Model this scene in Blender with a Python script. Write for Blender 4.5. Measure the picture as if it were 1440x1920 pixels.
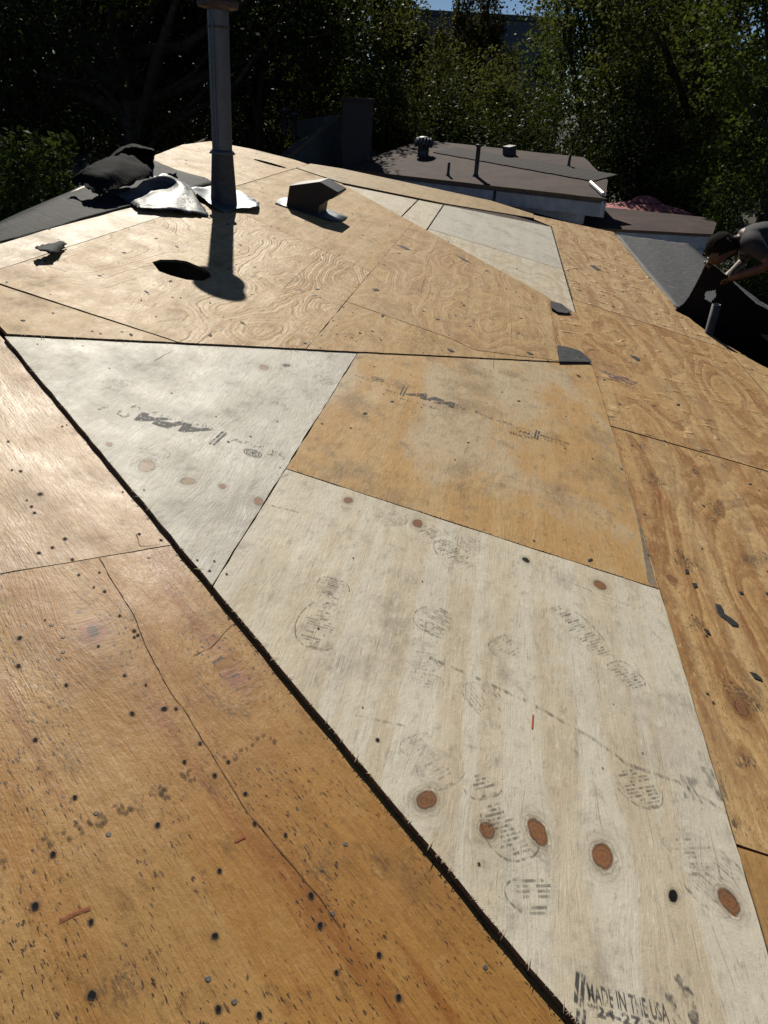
import bpy, bmesh, math, random
import numpy as np
from mathutils import Vector, Matrix
from mathutils.geometry import tessellate_polygon

for o in list(bpy.data.objects): bpy.data.objects.remove(o)
sc = bpy.context.scene
col = sc.collection
rnd = random.Random(7)

# ------------------------------------------------------------------ camera
ZC = 4.2                                   # eye height above the ground
FPX = 1386.0                               # focal length in photo pixels (1440 x 1920)
PITCH, ROLL = math.radians(29.4), math.radians(3.4)
cF = np.array([0, math.cos(PITCH), -math.sin(PITCH)])
_u0 = np.array([0, math.sin(PITCH), math.cos(PITCH)]); _r0 = np.array([1., 0, 0])
cR = math.cos(ROLL)*_r0 + math.sin(ROLL)*_u0
cU = -math.sin(ROLL)*_r0 + math.cos(ROLL)*_u0
EYE = np.array([0, 0, ZC])
cam_d = bpy.data.cameras.new('camera'); cam = bpy.data.objects.new('camera', cam_d); col.objects.link(cam)
cam_d.sensor_fit = 'VERTICAL'; cam_d.sensor_height = 36; cam_d.lens = 36*FPX/1920
cam_d.clip_start = 0.05; cam_d.clip_end = 2000
M = Matrix.Identity(4)
for i in range(3):
    M[i][0] = cR[i]; M[i][1] = cU[i]; M[i][2] = -cF[i]; M[i][3] = EYE[i]
cam.matrix_world = M
sc.camera = cam
sc.render.resolution_x, sc.render.resolution_y = 768, 1024

# ------------------------------------------------------------------ sky, sun, exposure
SUN = np.array([-0.150, 0.795, 0.590]); SUN /= np.linalg.norm(SUN)
w = bpy.data.worlds.new('World'); sc.world = w; w.use_nodes = True
nt = w.node_tree; nt.nodes.clear()
sky = nt.nodes.new('ShaderNodeTexSky'); sky.sky_type = 'NISHITA'; sky.sun_disc = False; sky.dust_density = .0; sky.ozone_density = 2.5; sky.air_density = .55
sky.sun_elevation = math.asin(SUN[2]); sky.sun_rotation = math.atan2(SUN[0], SUN[1]) % (2*math.pi)
bg = nt.nodes.new('ShaderNodeBackground'); bg.inputs[1].default_value = 0.05
wo = nt.nodes.new('ShaderNodeOutputWorld')
nt.links.new(sky.outputs[0], bg.inputs[0]); nt.links.new(bg.outputs[0], wo.inputs[0])
sd = bpy.data.lights.new('sun', 'SUN'); sd.energy = 5.0; sd.angle = math.radians(0.53); sd.color = (1, .94, .82)
so = bpy.data.objects.new('sun', sd); col.objects.link(so)
so.rotation_euler = Vector(-SUN).to_track_quat('-Z', 'Y').to_euler(); so.location = (0, 0, 30)
sc.view_settings.view_transform = 'Standard'; sc.view_settings.look = 'None'
sc.view_settings.exposure = -0.08; sc.view_settings.gamma = 1; sc.view_settings.use_curve_mapping = False
sc.render.engine = 'CYCLES'

# ------------------------------------------------------------------ frames of the roof
def ray(x, y): return cF + cR*(x-720)/FPX + cU*(960-y)/FPX
H0 = 1.09                                  # eye above the deck, square to it
gV = np.array([0.122904, 0.992418, 0.0])   # along the eaves, away
tV = np.array([0.968192, -0.119904, -0.219608])   # down the slope, to the right
gV /= np.linalg.norm(gV); tV -= gV*(tV@gV); tV /= np.linalg.norm(tV)
nV = np.cross(tV, gV)

class Frame:
    def __init__(s, o, u, v): s.o = np.array(o, float); s.u = u; s.v = v; s.n = np.cross(u, v)
    def p(s, u, v, w=0): return s.o + s.u*u + s.v*v + s.n*w
    def px(s, x, y, w=0):                  # photo pixel -> (u, v) on the plane raised by w
        d = ray(x, y); k = ((s.o + s.n*w - EYE)@s.n)/(d@s.n)
        q = EYE + d*k - s.o; return (q@s.u, q@s.v)
    def mat(s, u, v, w=0):
        o = s.p(u, v, w); m = Matrix.Identity(4)
        for i in range(3): m[i][0] = s.u[i]; m[i][1] = s.v[i]; m[i][2] = s.n[i]; m[i][3] = o[i]
        return m
P = Frame(EYE - nV*H0, tV, gV)
# the strip on the left is laid along the diagonal joint and tips slightly the other way
_a = P.p(*P.px(10, 630)); _b = P.p(*P.px(1090, 1920)); _d = (_b-_a)/np.linalg.norm(_b-_a)
_m = np.cross(nV, _d); _q = math.radians(-2)
_nA = nV*math.cos(_q) + _m*math.sin(_q)
A = Frame(_a - _nA*0.013, np.cross(-_d, _nA), -_d)
# lower slope past the right-hand break
_q = math.radians(-10)
_uR = tV*math.cos(_q) - nV*math.sin(_q)
R = Frame(P.p(1.86, 0, -0.016), _uR, gV)
# far side of the ridge
_q = math.radians(48)
_rd = P.p(-2.66, 7.0)-P.p(-1.93, 2.68); _rd /= np.linalg.norm(_rd); _rl = np.cross(nV, _rd)
_uL = _rl*math.cos(_q) - nV*math.sin(_q)
L = Frame(P.p(-1.93, 2.68, -0.016), _uL, -_rd)

def at(x, y, depth): return EYE + ray(x, y)*depth
def proj(p):
    q = np.array(p) - EYE; z = q@cF
    return 720 + FPX*(q@cR)/z, 960 - FPX*(q@cU)/z
def deck_depth(x, y, fr=P): 
    u, v = fr.px(x, y); return (fr.p(u, v)-EYE)@cF

# ------------------------------------------------------------------ helpers
def link(o, parent=None):
    col.objects.link(o)
    if parent is not None: o.parent = parent
    return o
def thing(name, label, cat, loc=(0, 0, 0), group=None):
    o = bpy.data.objects.new(name, None); o.empty_display_size = .1; link(o); o.location = loc
    return tag(o, label, cat, group)
def tag(o, label, cat, group=None):
    o['label'] = label; o['category'] = cat
    if group: o['group'] = group
    return o
def structure(o): o['kind'] = 'structure'; return o
def mesh(name, verts, faces, mat=None, parent=None, smooth=False, mw=None):
    me = bpy.data.meshes.new(name); me.from_pydata([tuple(map(float, v)) for v in verts], [], [tuple(f) for f in faces]); me.update()
    return mobj(name, me, mat, parent, smooth, mw)
def mobj(name, me, mat=None, parent=None, smooth=False, mw=None):
    if mat is not None and not me.materials: me.materials.append(mat)
    if smooth: me.polygons.foreach_set('use_smooth', [True]*len(me.polygons))
    o = bpy.data.objects.new(name, me); link(o)
    if mw is not None: o.matrix_world = mw
    if parent is not None:
        o.parent = parent
        if parent.type == 'EMPTY' or True:
            pm = pmat(parent); o.matrix_parent_inverse = pm.inverted()
    return o
_mw = {}
def pmat(o):                               # world matrix without a depsgraph update
    m = o.matrix_basis.copy()
    if o.parent: m = pmat(o.parent) @ o.matrix_parent_inverse @ m
    return m
def quads_np(name, V, F):
    me = bpy.data.meshes.new(name); n = len(V); k = F.shape[1]
    me.vertices.add(n); me.vertices.foreach_set('co', V.astype(np.float32).ravel())
    me.loops.add(F.size); me.loops.foreach_set('vertex_index', F.astype(np.int32).ravel())
    me.polygons.add(len(F)); me.polygons.foreach_set('loop_start', np.arange(0, F.size, k, dtype=np.int32))
    me.update(calc_edges=True); return me
def tube(path, radii, seg=10, cap=True):
    path = [np.array(p, float) for p in path]; V = []; Fc = []
    for i, p in enumerate(path):
        a = path[max(i-1, 0)]; b = path[min(i+1, len(path)-1)]
        d = (b-a)/max(np.linalg.norm(b-a), 1e-9)
        x = np.cross(d, [0, 0, 1.]); 
        if np.linalg.norm(x) < 1e-3: x = np.cross(d, [1., 0, 0])
        x /= np.linalg.norm(x); y = np.cross(d, x)
        for k in range(seg):
            t = 2*math.pi*k/seg; V.append(p + radii[i]*(x*math.cos(t)+y*math.sin(t)))
    for i in range(len(path)-1):
        for k in range(seg):
            k2 = (k+1) % seg; Fc.append((i*seg+k, i*seg+k2, (i+1)*seg+k2, (i+1)*seg+k))
    if cap: Fc.append(tuple(range(seg-1, -1, -1))); Fc.append(tuple((len(path)-1)*seg+k for k in range(seg)))
    return V, Fc
def lathe(prof, seg=24):                   # prof: list of (r, z)
    V = []; Fc = []
    for r, z in prof:
        for k in range(seg):
            t = 2*math.pi*k/seg; V.append((r*math.cos(t), r*math.sin(t), z))
    for i in range(len(prof)-1):
        for k in range(seg):
            k2 = (k+1) % seg; Fc.append((i*seg+k, i*seg+k2, (i+1)*seg+k2, (i+1)*seg+k))
    return V, Fc
def boxv(c, s):
    V = [(c[0]+sx*s[0]/2, c[1]+sy*s[1]/2, c[2]+sz*s[2]/2) for sz in (-1, 1) for sy in (-1, 1) for sx in (-1, 1)]
    return V, [(0, 2, 3, 1), (4, 5, 7, 6), (0, 1, 5, 4), (2, 6, 7, 3), (0, 4, 6, 2), (1, 3, 7, 5)]
def join(parts):
    V = []; Fc = []
    for v, f in parts:
        b = len(V); V += list(v); Fc += [tuple(b+i for i in q) for q in f]
    return V, Fc

# ------------------------------------------------------------------ node helper
class NT:
    def __init__(s, name):
        s.m = bpy.data.materials.new(name); s.m.use_nodes = True; s.t = s.m.node_tree; s.t.nodes.clear()
        s.out = s.t.nodes.new('ShaderNodeOutputMaterial')
    def n(s, ty): return s.t.nodes.new(ty)
    def put(s, sock, v):
        if isinstance(v, bpy.types.NodeSocket): s.t.links.new(v, sock)
        elif v is not None:
            if isinstance(v, (tuple, list)) and len(v) == 3 and sock.type == 'RGBA': v = tuple(v)+(1,)
            sock.default_value = v
    def math(s, op, a, b=0.0, c=None, clamp=False):
        n = s.n('ShaderNodeMath'); n.operation = op; n.use_clamp = clamp
        s.put(n.inputs[0], a); s.put(n.inputs[1], b)
        if c is not None: s.put(n.inputs[2], c)
        return n.outputs[0]
    def add(s, a, b): return s.math('ADD', a, b)
    def mul(s, a, b): return s.math('MULTIPLY', a, b)
    def sub(s, a, b): return s.math('SUBTRACT', a, b)
    def obj(s):
        return s.n('ShaderNodeTexCoord').outputs['Object']
    def sep(s, v):
        n = s.n('ShaderNodeSeparateXYZ'); s.put(n.inputs[0], v); return n.outputs
    def vec(s, x, y, z=0.0):
        n = s.n('ShaderNodeCombineXYZ'); s.put(n.inputs[0], x); s.put(n.inputs[1], y); s.put(n.inputs[2], z); return n.outputs[0]
    def noise(s, v, scale=1.0, detail=2.0, rough=.5, dist=0.0):
        n = s.n('ShaderNodeTexNoise'); s.put(n.inputs['Vector'], v); n.inputs['Scale'].default_value = scale
        n.inputs['Detail'].default_value = detail; n.inputs['Roughness'].default_value = rough; n.inputs['Distortion'].default_value = dist
        return n.outputs['Fac']
    def step(s, f, a, b, c=0.0, d=1.0):
        n = s.n('ShaderNodeMapRange'); n.interpolation_type = 'SMOOTHSTEP'; s.put(n.inputs[0], f)
        n.inputs[1].default_value = a; n.inputs[2].default_value = b; n.inputs[3].default_value = c; n.inputs[4].default_value = d
        return n.outputs[0]
    def mix(s, f, a, b, mode='MIX'):
        n = s.n('ShaderNodeMix'); n.data_type = 'RGBA'; n.blend_type = mode; n.clamp_factor = True
        s.put(n.inputs[0], f); s.put(n.inputs[6], a); s.put(n.inputs[7], b); return n.outputs[2]
    def bump(s, h, dist, strength=1.0, prev=None):
        n = s.n('ShaderNodeBump'); s.put(n.inputs['Height'], h); n.inputs['Distance'].default_value = dist
        n.inputs['Strength'].default_value = strength
        if prev is not None: s.put(n.inputs['Normal'], prev)
        return n.outputs[0]
    def bsdf(s, base, rough=.6, normal=None, metal=0.0, spec=.5, alpha=None):
        n = s.n('ShaderNodeBsdfPrincipled'); s.put(n.inputs['Base Color'], base); s.put(n.inputs['Roughness'], rough)
        s.put(n.inputs['Metallic'], metal); s.put(n.inputs['Specular IOR Level'], spec)
        if normal is not None: s.put(n.inputs['Normal'], normal)
        if alpha is not None: s.put(n.inputs['Alpha'], alpha)
        s.t.links.new(n.outputs[0], s.out.inputs[0]); return n

def simple(name, c, rough=.7, var=.25, sc_=8, bump=.0, metal=0, spec=.5, c2=None):
    N = NT(name); co = N.obj(); f = N.noise(co, sc_, 5, .6)
    a = tuple(x*(1-var) for x in c); b = c2 or tuple(min(1, x*(1+var)) for x in c)
    base = N.mix(N.step(f, .3, .7), a, b)
    nm = N.bump(N.noise(co, sc_*6, 4, .6), bump) if bump else None
    N.bsdf(base, rough, nm, metal, spec); return N.m

# ------------------------------------------------------------------ plywood
def ply(name, c0, c1, cs, light, seed=0, band=.5, bf=7, flk=0.0, stain=.4, stripe=.3, buckle=0.0, ribs=.0003, rough=.5,
        knots=(), dark=None, fib=.3, red=0.0, black=0.0, field=(2.0, .5), sheen=.22, bleach=0.0, grunge=1.0):
    """c0/c1 early/late wood, cs stain colour, light bleached colour; u across the grain, v along it"""
    N = NT(name); o = N.sep(N.obj()); u, v = o[0], o[1]
    kcol = []; uw = u
    for (ku, kv, kr, kind) in knots:
        du = N.sub(u, ku); dv = N.sub(v, kv)
        e = N.add(N.math('POWER', N.mul(du, 1/(3.2*kr)), 2), N.math('POWER', N.mul(dv, 1/(6.5*kr)), 2))
        e = N.math('EXPONENT', N.mul(e, -1))
        uw = N.sub(uw, N.mul(N.mul(du, e), .95))
        wob = N.noise(N.vec(N.add(u, ku*7), v, kr*50), .8/kr, 3, .6)
        asp = .62+.25*((ku*37+kv*53) % 1.0); d = N.math('SQRT', N.add(N.math('POWER', N.add(du, N.mul(dv, .25*math.sin(ku*40))), 2), N.math('POWER', N.mul(dv, asp), 2)))
        d = N.add(N.mul(d, 1/kr), N.mul(N.sub(wob, .5), 1.5 if kind == 'red' else 1.15))
        kcol.append((d, kind, wob))
    us = N.add(uw, seed*3.17); vs = N.add(v, seed*1.71)
    def nz(su, sv, off=0.0, det=2, rg=.5, dist=0.0): return N.noise(N.vec(N.mul(us, su), N.mul(vs, sv), seed*1.0+off), 1, det, rg, dist)
    big = nz(field[0], field[1], 0, 1.5, .45)
    wob = nz(7, 3.2, 1, 4, .62)
    fieldv = N.add(N.add(N.mul(big, bf), N.mul(us, 2.0)), N.mul(wob, 1.1))
    saw = N.math('FRACT', fieldv)
    bnd = N.mul(N.step(saw, .05, .75), N.sub(1.0, N.step(saw, .85, 1.0)))
    saw2 = N.math('FRACT', N.mul(fieldv, 3.0)); b2 = N.mul(N.step(saw2, .1, .8), N.sub(1.0, N.step(saw2, .85, 1.0)))
    mid = nz(38, 2.4, 3, 5, .65); fine = nz(260, 11, 4, 3, .6); fleck = nz(150, 24, 5, 2, .6)
    stn = nz(3.2, 2.1, 6, 7, .68); strp = nz(11, .35, 9, 2, .5); m1 = nz(5.5, 4.2, 12, 8, .72); m2 = nz(34, 17, 13, 5, .68); patch = nz(1.3, 1.3, 14, 2)
    bm = N.mul(N.add(N.mul(bnd, .75), N.mul(b2, .35)), N.mul(N.step(patch, .3, .6, .35, 1.0), band))
    f0 = N.math('ADD', bm, N.mul(N.sub(mid, .5), 1.1), clamp=True)
    c = N.mix(f0, c0, c1)
    c = N.mix(N.mul(N.step(strp, .46, .60), stripe), c, light)
    if bleach:
        bl = N.add(N.mul(nz(2.4, 1.0, 44.6, 5, .6, .8), .8), N.mul(m2, .2)); c = N.mix(N.mul(N.step(bl, .46, .60), bleach), c, (.54, .475, .345))
    c = N.mix(N.mul(N.step(stn, .50, .66), stain), c, cs)
    c = N.mix(N.mul(N.step(m1, .54, .68), .42*grunge), c, tuple(x*.62 for x in cs))
    c = N.mix(N.mul(N.step(m1, .46, .33), .38*grunge), c, light)
    c = N.mix(N.mul(N.step(m2, .53, .70), .45*grunge), c, tuple(x*.72 for x in cs))
    c = N.mix(N.mul(N.step(m2, .45, .30), .32*grunge), c, tuple(min(1, x*1.12) for x in light))
    if red:
        c = N.mix(N.mul(N.step(nz(15, 1.1, 30, 4, .62), .53, .66), red), c, (c1[0]*.85, c1[1]*.5, c1[2]*.38))
    g = N.add(1.0-fib*.6, N.mul(fine, fib*1.2)); c = N.mix(1.0, c, N.vec(g, g, g), 'MULTIPLY')
    c = N.mix(N.mul(N.step(fleck, .60, .70), .30*grunge), c, tuple(min(.85, x*1.22) for x in light))  # sunlit tips of raised fibres, painted in as paler flecks
    c = N.mix(N.mul(N.step(fleck, .40, .30), .34*grunge), c, tuple(x*.55 for x in c1))
    chk = nz(330, 5, 16, 1)
    c = N.mix(N.mul(N.step(chk, .66, .74), .4), c, tuple(x*.35 for x in c1))
    grit = N.noise(N.vec(us, vs, seed+7.0), 210, 2, .6)
    c = N.mix(N.mul(N.mul(N.step(grit, .66, .72), N.step(m1, .40, .56)), .55*grunge), c, (.06, .045, .035))
    if flk:
        fl = nz(230, 60, 17, 2, .5); msk = N.step(nz(9, 3.5, 18, 4, .6), .40, .58)
        c = N.mix(N.mul(N.mul(N.step(fl, .60, .66), msk), flk), c, dark or (.055, .032, .02))
    if black:
        bk = nz(150, 55, 19, 4, .7); bmk = N.step(nz(8, 5, 20, 3), .59, .67)
        c = N.mix(N.mul(N.mul(N.step(bk, .46, .56), bmk), black), c, (.04, .034, .03))
    for d, kind, wob in kcol:
        c = N.mix(N.mul(N.mul(N.step(d, 2.6, .9), N.step(wob, .3, .6)), .5), c, tuple(x*.62 for x in c1))
        kc = {'brown': ((.29, .135, .06), (.16, .072, .034)), 'hole': ((.006, .005, .004), (.01, .008, .006)),
              'pale': ((.33, .22, .13), (.25, .165, .095)), 'red': ((.36, .13, .065), (.22, .075, .035))}[kind]
        if kind == 'red':
            c = N.mix(N.mul(N.step(d, 1.1, .8), .75), c, N.mix(N.step(wob, .4, .55), kc[0], kc[1]))
            c = N.mix(N.mul(N.mul(N.step(d, .5, .3), N.step(m2, .45, .55)), .8), c, (.04, .025, .02))
        else:
            rf = N.step(N.math('SINE', N.mul(d, 17)), -.6, .9)
            c = N.mix(N.step(d, 1.04, .90), c, N.mix(N.math('ADD', N.mul(rf, .45), N.mul(N.sub(m2, .45), 2.0), clamp=True), kc[0], kc[1]))
            c = N.mix(N.mul(N.mul(N.step(d, .84, .97), N.step(d, 1.2, 1.02)), N.mul(N.step(wob, .35, .6), .8)), c, (.05, .028, .016))
            orr = N.mul(N.mul(N.step(N.math('SINE', N.mul(d, 11)), .2, .95), N.step(d, 2.4, 1.2)), N.step(d, 1.05, 1.2))
            c = N.mix(N.mul(orr, .45), c, tuple(x*.5 for x in c1))
    h1 = N.bump(N.add(fine, fleck), .0008, .8)
    h2 = N.bump(N.add(N.add(bnd, N.mul(b2, .5)), N.mul(mid, 1.0)), ribs, 1.0, h1)
    h2 = N.bump(N.add(m2, N.mul(m1, 1.5)), .0022, .8, h2)
    if buckle:
        lens = N.step(nz(7, 8.5, 21, 2, .5, .5), .57, .72); h2 = N.bump(lens, buckle, 1.0, h2)
    h3 = N.bump(N.noise(N.vec(us, vs, seed), 2.4, 2), .02, .55, h2)
    r = N.add(rough+.12, N.mul(N.sub(m1, .5), .5))
    N.bsdf(c, r, h3, 0, sheen); return N.m

edge_m = simple('plywood_edge', (.16, .10, .055), .85, .4, 60)
def jitter_poly(poly, step, jit, rg):
    out = []
    n = len(poly)
    for i in range(n):
        a = np.array(poly[i]); b = np.array(poly[(i+1) % n]); d = b-a; ln = np.linalg.norm(d)
        if ln < 1e-6: continue
        k = max(1, int(ln/step)); nn = np.array([-d[1], d[0]])/ln
        for j in range(k):
            p = a + d*j/k
            if j: p = p + nn*rg.uniform(-jit, jit)
            out.append(tuple(p))
    return out
def inset(poly, g):
    n = len(poly); ar = sum(poly[i][0]*poly[(i+1) % n][1]-poly[(i+1) % n][0]*poly[i][1] for i in range(n))
    s = 1 if ar > 0 else -1; out = []
    for i in range(n):
        a, b, c = (np.array(poly[(i+k) % n]) for k in (-1, 0, 1))
        d1 = (b-a)/np.linalg.norm(b-a); d2 = (c-b)/np.linalg.norm(c-b)
        n1 = s*np.array([-d1[1], d1[0]]); n2 = s*np.array([-d2[1], d2[0]])
        k = max(.35, 1+n1@n2); out.append(tuple(b + (n1+n2)*g/k))
    return out
def slab(name, fr, poly, wtop, th, mat, parent, holes=(), gap=.0015, jit=.0012, step=.05, seed=1, center=None):
    rg = random.Random(seed); poly = inset(poly, gap)
    n = len(poly); ar = sum(poly[i][0]*poly[(i+1) % n][1]-poly[(i+1) % n][0]*poly[i][1] for i in range(n))
    if ar < 0: poly = poly[::-1]
    poly = jitter_poly(poly, step, jit, rg)
    loops = [poly] + [list(h) for h in holes]
    if center is None: center = (sum(p[0] for p in poly)/len(poly), sum(p[1] for p in poly)/len(poly))
    flat = [p for l in loops for p in l]
    tri = tessellate_polygon([[Vector((p[0], p[1], 0)) for p in l] for l in loops])
    k = len(flat); V = [(p[0]-center[0], p[1]-center[1], 0) for p in flat] + [(p[0]-center[0], p[1]-center[1], -th) for p in flat]
    Fc = []
    for t in tri:
        a, b, c = (flat[i] for i in t)
        if (b[0]-a[0])*(c[1]-a[1])-(b[1]-a[1])*(c[0]-a[0]) < 0: t = t[::-1]
        Fc.append(tuple(t)); Fc.append(tuple(i+k for i in t[::-1]))
    nt_ = len(Fc); b = 0
    for li, l in enumerate(loops):
        m_ = len(l)
        for i in range(m_):
            a, c = b+i, b+(i+1) % m_
            q = (a, a+k, c+k, c); Fc.append(q)
        b += m_
    me = bpy.data.meshes.new(name); me.from_pydata(V, [], Fc)
    me.materials.append(mat); me.materials.append(edge_m)
    mi = [0]*nt_ + [1]*(len(Fc)-nt_); me.polygons.foreach_set('material_index', mi); me.update()
    bm = bmesh.new(); bm.from_mesh(me); bmesh.ops.recalc_face_normals(bm, faces=bm.faces); bm.to_mesh(me); bm.free()
    o = mobj(name, me, None, parent, mw=fr.mat(center[0], center[1], wtop)); o['kind_note'] = ''
    del o['kind_note']
    return o, center

# lines of the deck in (u, v): u down the slope, v along the eaves
def L1(u): return 2.21-.846*(u+1.37)
def L2(u): return 2.21+.871*(u+1.37)
def L4(u): return 7.61-1.041*(u+1.34)
def LE(u): return 7.61+.872*(u+1.34)

house = thing('house', 'low house with bare plywood roof deck, stripped of its shingles', 'house', (0, 0, 0))
sheets = {}
def add_sheet(key, fr, poly, wtop, kn=(), holes=(), gap=.0015, jit=.0012, seed=1, th=.013, **mp):
    c = (sum(p[0] for p in poly)/len(poly), sum(p[1] for p in poly)/len(poly))
    kl = []
    for (x, y, r, kind) in kn:
        q = fr.px(x, y, wtop); dep = (fr.p(*q)-EYE)@cF
        kl.append((q[0]-c[0], q[1]-c[1], r*dep/FPX, kind))
    m = ply('plywood_'+key, knots=kl, seed=seed, **mp)
    o, c = slab('plywood_sheet', fr, poly, wtop, th, m, house, holes, gap, jit, seed=seed, center=c)
    sheets[key] = (o, fr, wtop, c); return o

WHITE = dict(c0=(.65, .565, .425), c1=(.49, .385, .245), cs=(.43, .375, .295), light=(.70, .65, .53), grunge=1.15)
GREYW = dict(c0=(.56, .52, .43), c1=(.45, .405, .32), cs=(.33, .30, .25), light=(.63, .605, .53))
AMBER = dict(c0=(.53, .335, .15), c1=(.42, .245, .10), cs=(.27, .19, .115), light=(.57, .44, .27), grunge=1.2)
TAN = dict(c0=(.54, .372, .20), c1=(.36, .205, .088), cs=(.32, .225, .125), light=(.64, .51, .34), sheen=.13, grunge=1.3)
TAND = dict(c0=(.55, .355, .175), c1=(.32, .165, .068), cs=(.31, .20, .115), light=(.68, .53, .33), grunge=1.3)
ORNG = dict(c0=(.42, .225, .072), c1=(.28, .125, .034), cs=(.24, .125, .05), light=(.49, .32, .145))
for _d in (TAN, TAND, ORNG, AMBER):            # golden cast of old sun-browned veneer
    for _k in ('c0', 'c1', 'cs', 'light'): _d[_k] = (_d[_k][0]*1.0, _d[_k][1]*.95, _d[_k][2]*.80)
# new infill triangle in the foreground
tri_l = [P.px(13, 632), P.px(660, 675), P.px(401, 1090)]
add_sheet('b1', P, [(-1.37, 2.21), (-.3155, L2(-.3155)), (-.3155, L1(-.3155))], 0, gap=.0009, jit=.002, seed=11, band=.25, stripe=.35, stain=.5, rough=.45,
          kn=[(275, 873, 15, 'pale'), (352, 902, 12, 'pale'), (417, 912, 7, 'brown'), (485, 940, 9, 'brown'), (537, 685, 6, 'hole'), (495, 689, 8, 'pale'), (205, 833, 6, 'brown')], **GREYW)
add_sheet('b2', P, [(-.3135, L2(-.3135)), (.87, L2(.87)), (.87, 1.9415), (-.3135, 1.9415)], .001, gap=.0009, jit=.0015, seed=12, band=.35, stripe=.35, stain=.75,
          rough=.55, red=.1, bleach=.6, field=(3, .9), kn=[(1085, 705, 4, 'hole')], **AMBER)
add_sheet('b3', P, [(-.3135, 1.9405), (.87, 1.9405), (.87, L1(.87)), (-.3135, L1(-.3135))], 0, gap=.0009, jit=.002, seed=13, band=.42, bf=5, stripe=.7, stain=.3, rough=.5, fib=.22,
          kn=[(800, 1500, 18, 'brown'), (914, 1557, 15, 'brown'), (1008, 1560, 18, 'brown'), (1130, 1605, 20, 'brown'), (1262, 1680, 9, 'hole'), (1367, 1690, 20, 'brown'),
              (653, 938, 8, 'brown'), (783, 981, 9, 'brown'), (986, 1050, 7, 'hole'), (1125, 1097, 12, 'brown')], **WHITE)
# main field around the flue pipe
sr = -2.66
add_sheet('s0a', P, [(-1.93, L1(-1.93)), (-1.73, L1(-1.73)), (-1.73, 4.95), (-2.37, 4.95)], .006, seed=21, band=.35, stain=.35, stripe=.5, rough=.38, **dict(TAN, c0=(.56, .43, .29)))
add_sheet('s0b', P, [(-2.37, 4.95), (-1.81, 4.95), (-1.81, 8.14), (-1.97, 8.15), (-2.36, 7.94), (sr, 7.59), (sr, 6.9)], .006, seed=22, band=.5, stain=.35, rough=.45,
          holes=[[(-2.0+.15*math.cos(a), 7.41+.075*math.sin(a)+.04*math.cos(a)) for a in np.linspace(0, 2*math.pi, 22, endpoint=False)]], **TAN)
hole = [P.px(x, y) for x, y in [(285, 494), (300, 489), (330, 489), (350, 492), (376, 503), (393, 513), (396, 521), (380, 529), (350, 527), (320, 519), (298, 511)]]
add_sheet('s1a', P, [(-1.73, L1(-1.73)), (-1.37, 2.222), (-.93, L2(-.93)+.008), (-.93, 2.605), (-1.73, 2.605)], .005, gap=.003, jit=.002, seed=23, band=.4, stain=.4, rough=.45, **TAN)
add_sheet('s1b', P, [(-1.73, 2.615), (-.925, 2.607), (-.91, L2(-.91)+.008), (-.51, L2(-.51)+.005), (-.51, 4.60), (-1.73, 5.13)], .006, gap=.0025, jit=.0015, seed=24, band=.75, bf=16, ribs=.0012, stain=.4,
          rough=.42, holes=[hole], field=(2.2, 1.0), **TAN)
add_sheet('s1c', P, [(-1.73, 5.13), (-.51, 4.60), (-.51, L4(-.51)), (-1.34, 7.60), (-1.73, 7.62), (-1.805, 7.62), (-1.805, 5.16)], .006, seed=25, band=.6, bf=9, stain=.4, buckle=.0015, **TAN)
add_sheet('s2a', P, [(-.51, L2(-.51)+.004), (.665, L2(.665)+.0005), (.665, 3.99), (.2, 3.70), (.05, 3.765), (-.51, 3.815)], .006, gap=.0008, jit=.002, seed=26, band=.55, bf=10, stain=.5, field=(4, 1.6), **TAN)
add_sheet('s2b', P, [(-.51, 3.82), (.05, 3.77), (.2, 3.705), (.665, 3.995), (.665, L4(.665)), (-.51, L4(-.51))], .0065, gap=.0008, seed=27, band=.8, bf=11, stain=.45, ribs=.0008, field=(3.2, .9), **dict(TAN, c1=(.36, .195, .09)))
# right-hand strakes
add_sheet('d0', P, [(.873, -.7), (2.09, -.7), (2.09, 1.055), (.873, 1.055)], -.004, seed=31, band=.5, stain=.4, stripe=.4, black=.85, red=.3, **dict(ORNG, c0=(.5, .30, .12)))
add_sheet('d1', P, [(.873, 1.06), (2.09, 1.06), (2.09, 3.37), (.873, 3.25)], -.004, seed=32, band=1.1, bf=11, stain=.35, stripe=.35, flk=.6, black=.85, red=.45, rough=.5, ribs=.0006,
          kn=[(1390, 1328, 14, 'brown'), (1260, 1085, 9, 'brown'), (1130, 785, 6, 'brown')], **TAND)
add_sheet('d2', P, [(.873, 3.255), (2.09, 3.375), (2.09, 5.75), (.87, 5.75), (.87, L4(.85)), (.67, L4(.665)), (.67, 4.0), (.873, 4.16)], -.002, seed=33, band=1.0, bf=12, stain=.4, flk=.5, red=.25, buckle=.006, ribs=.0006, **TAND)
add_sheet('d2r', P, [(2.095, 3.1), (3.3, 3.1), (3.0, 4.4), (2.62, 5.2), (2.35, 5.55), (2.12, 5.92), (2.095, 5.95)], -.002, seed=34, band=.7, stain=.4, flk=.5, buckle=.010, **TAND)
add_sheet('d1r', P, [(2.095, -.7), (3.3, -.7), (3.3, 3.09), (2.095, 3.09)], -.004, seed=35, band=.7, stain=.4, black=.5, **TAND)
add_sheet('d3', P, [(.875, 5.755), (2.09, 5.755), (2.09, 5.96), (1.97, 6.43), (1.89, 7.24), (1.85, 8.1), (.88, 8.1)], -.001, seed=36, band=.9, bf=11, stain=.45, buckle=.016, **dict(TAND, c0=(.57, .38, .195)))
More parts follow.
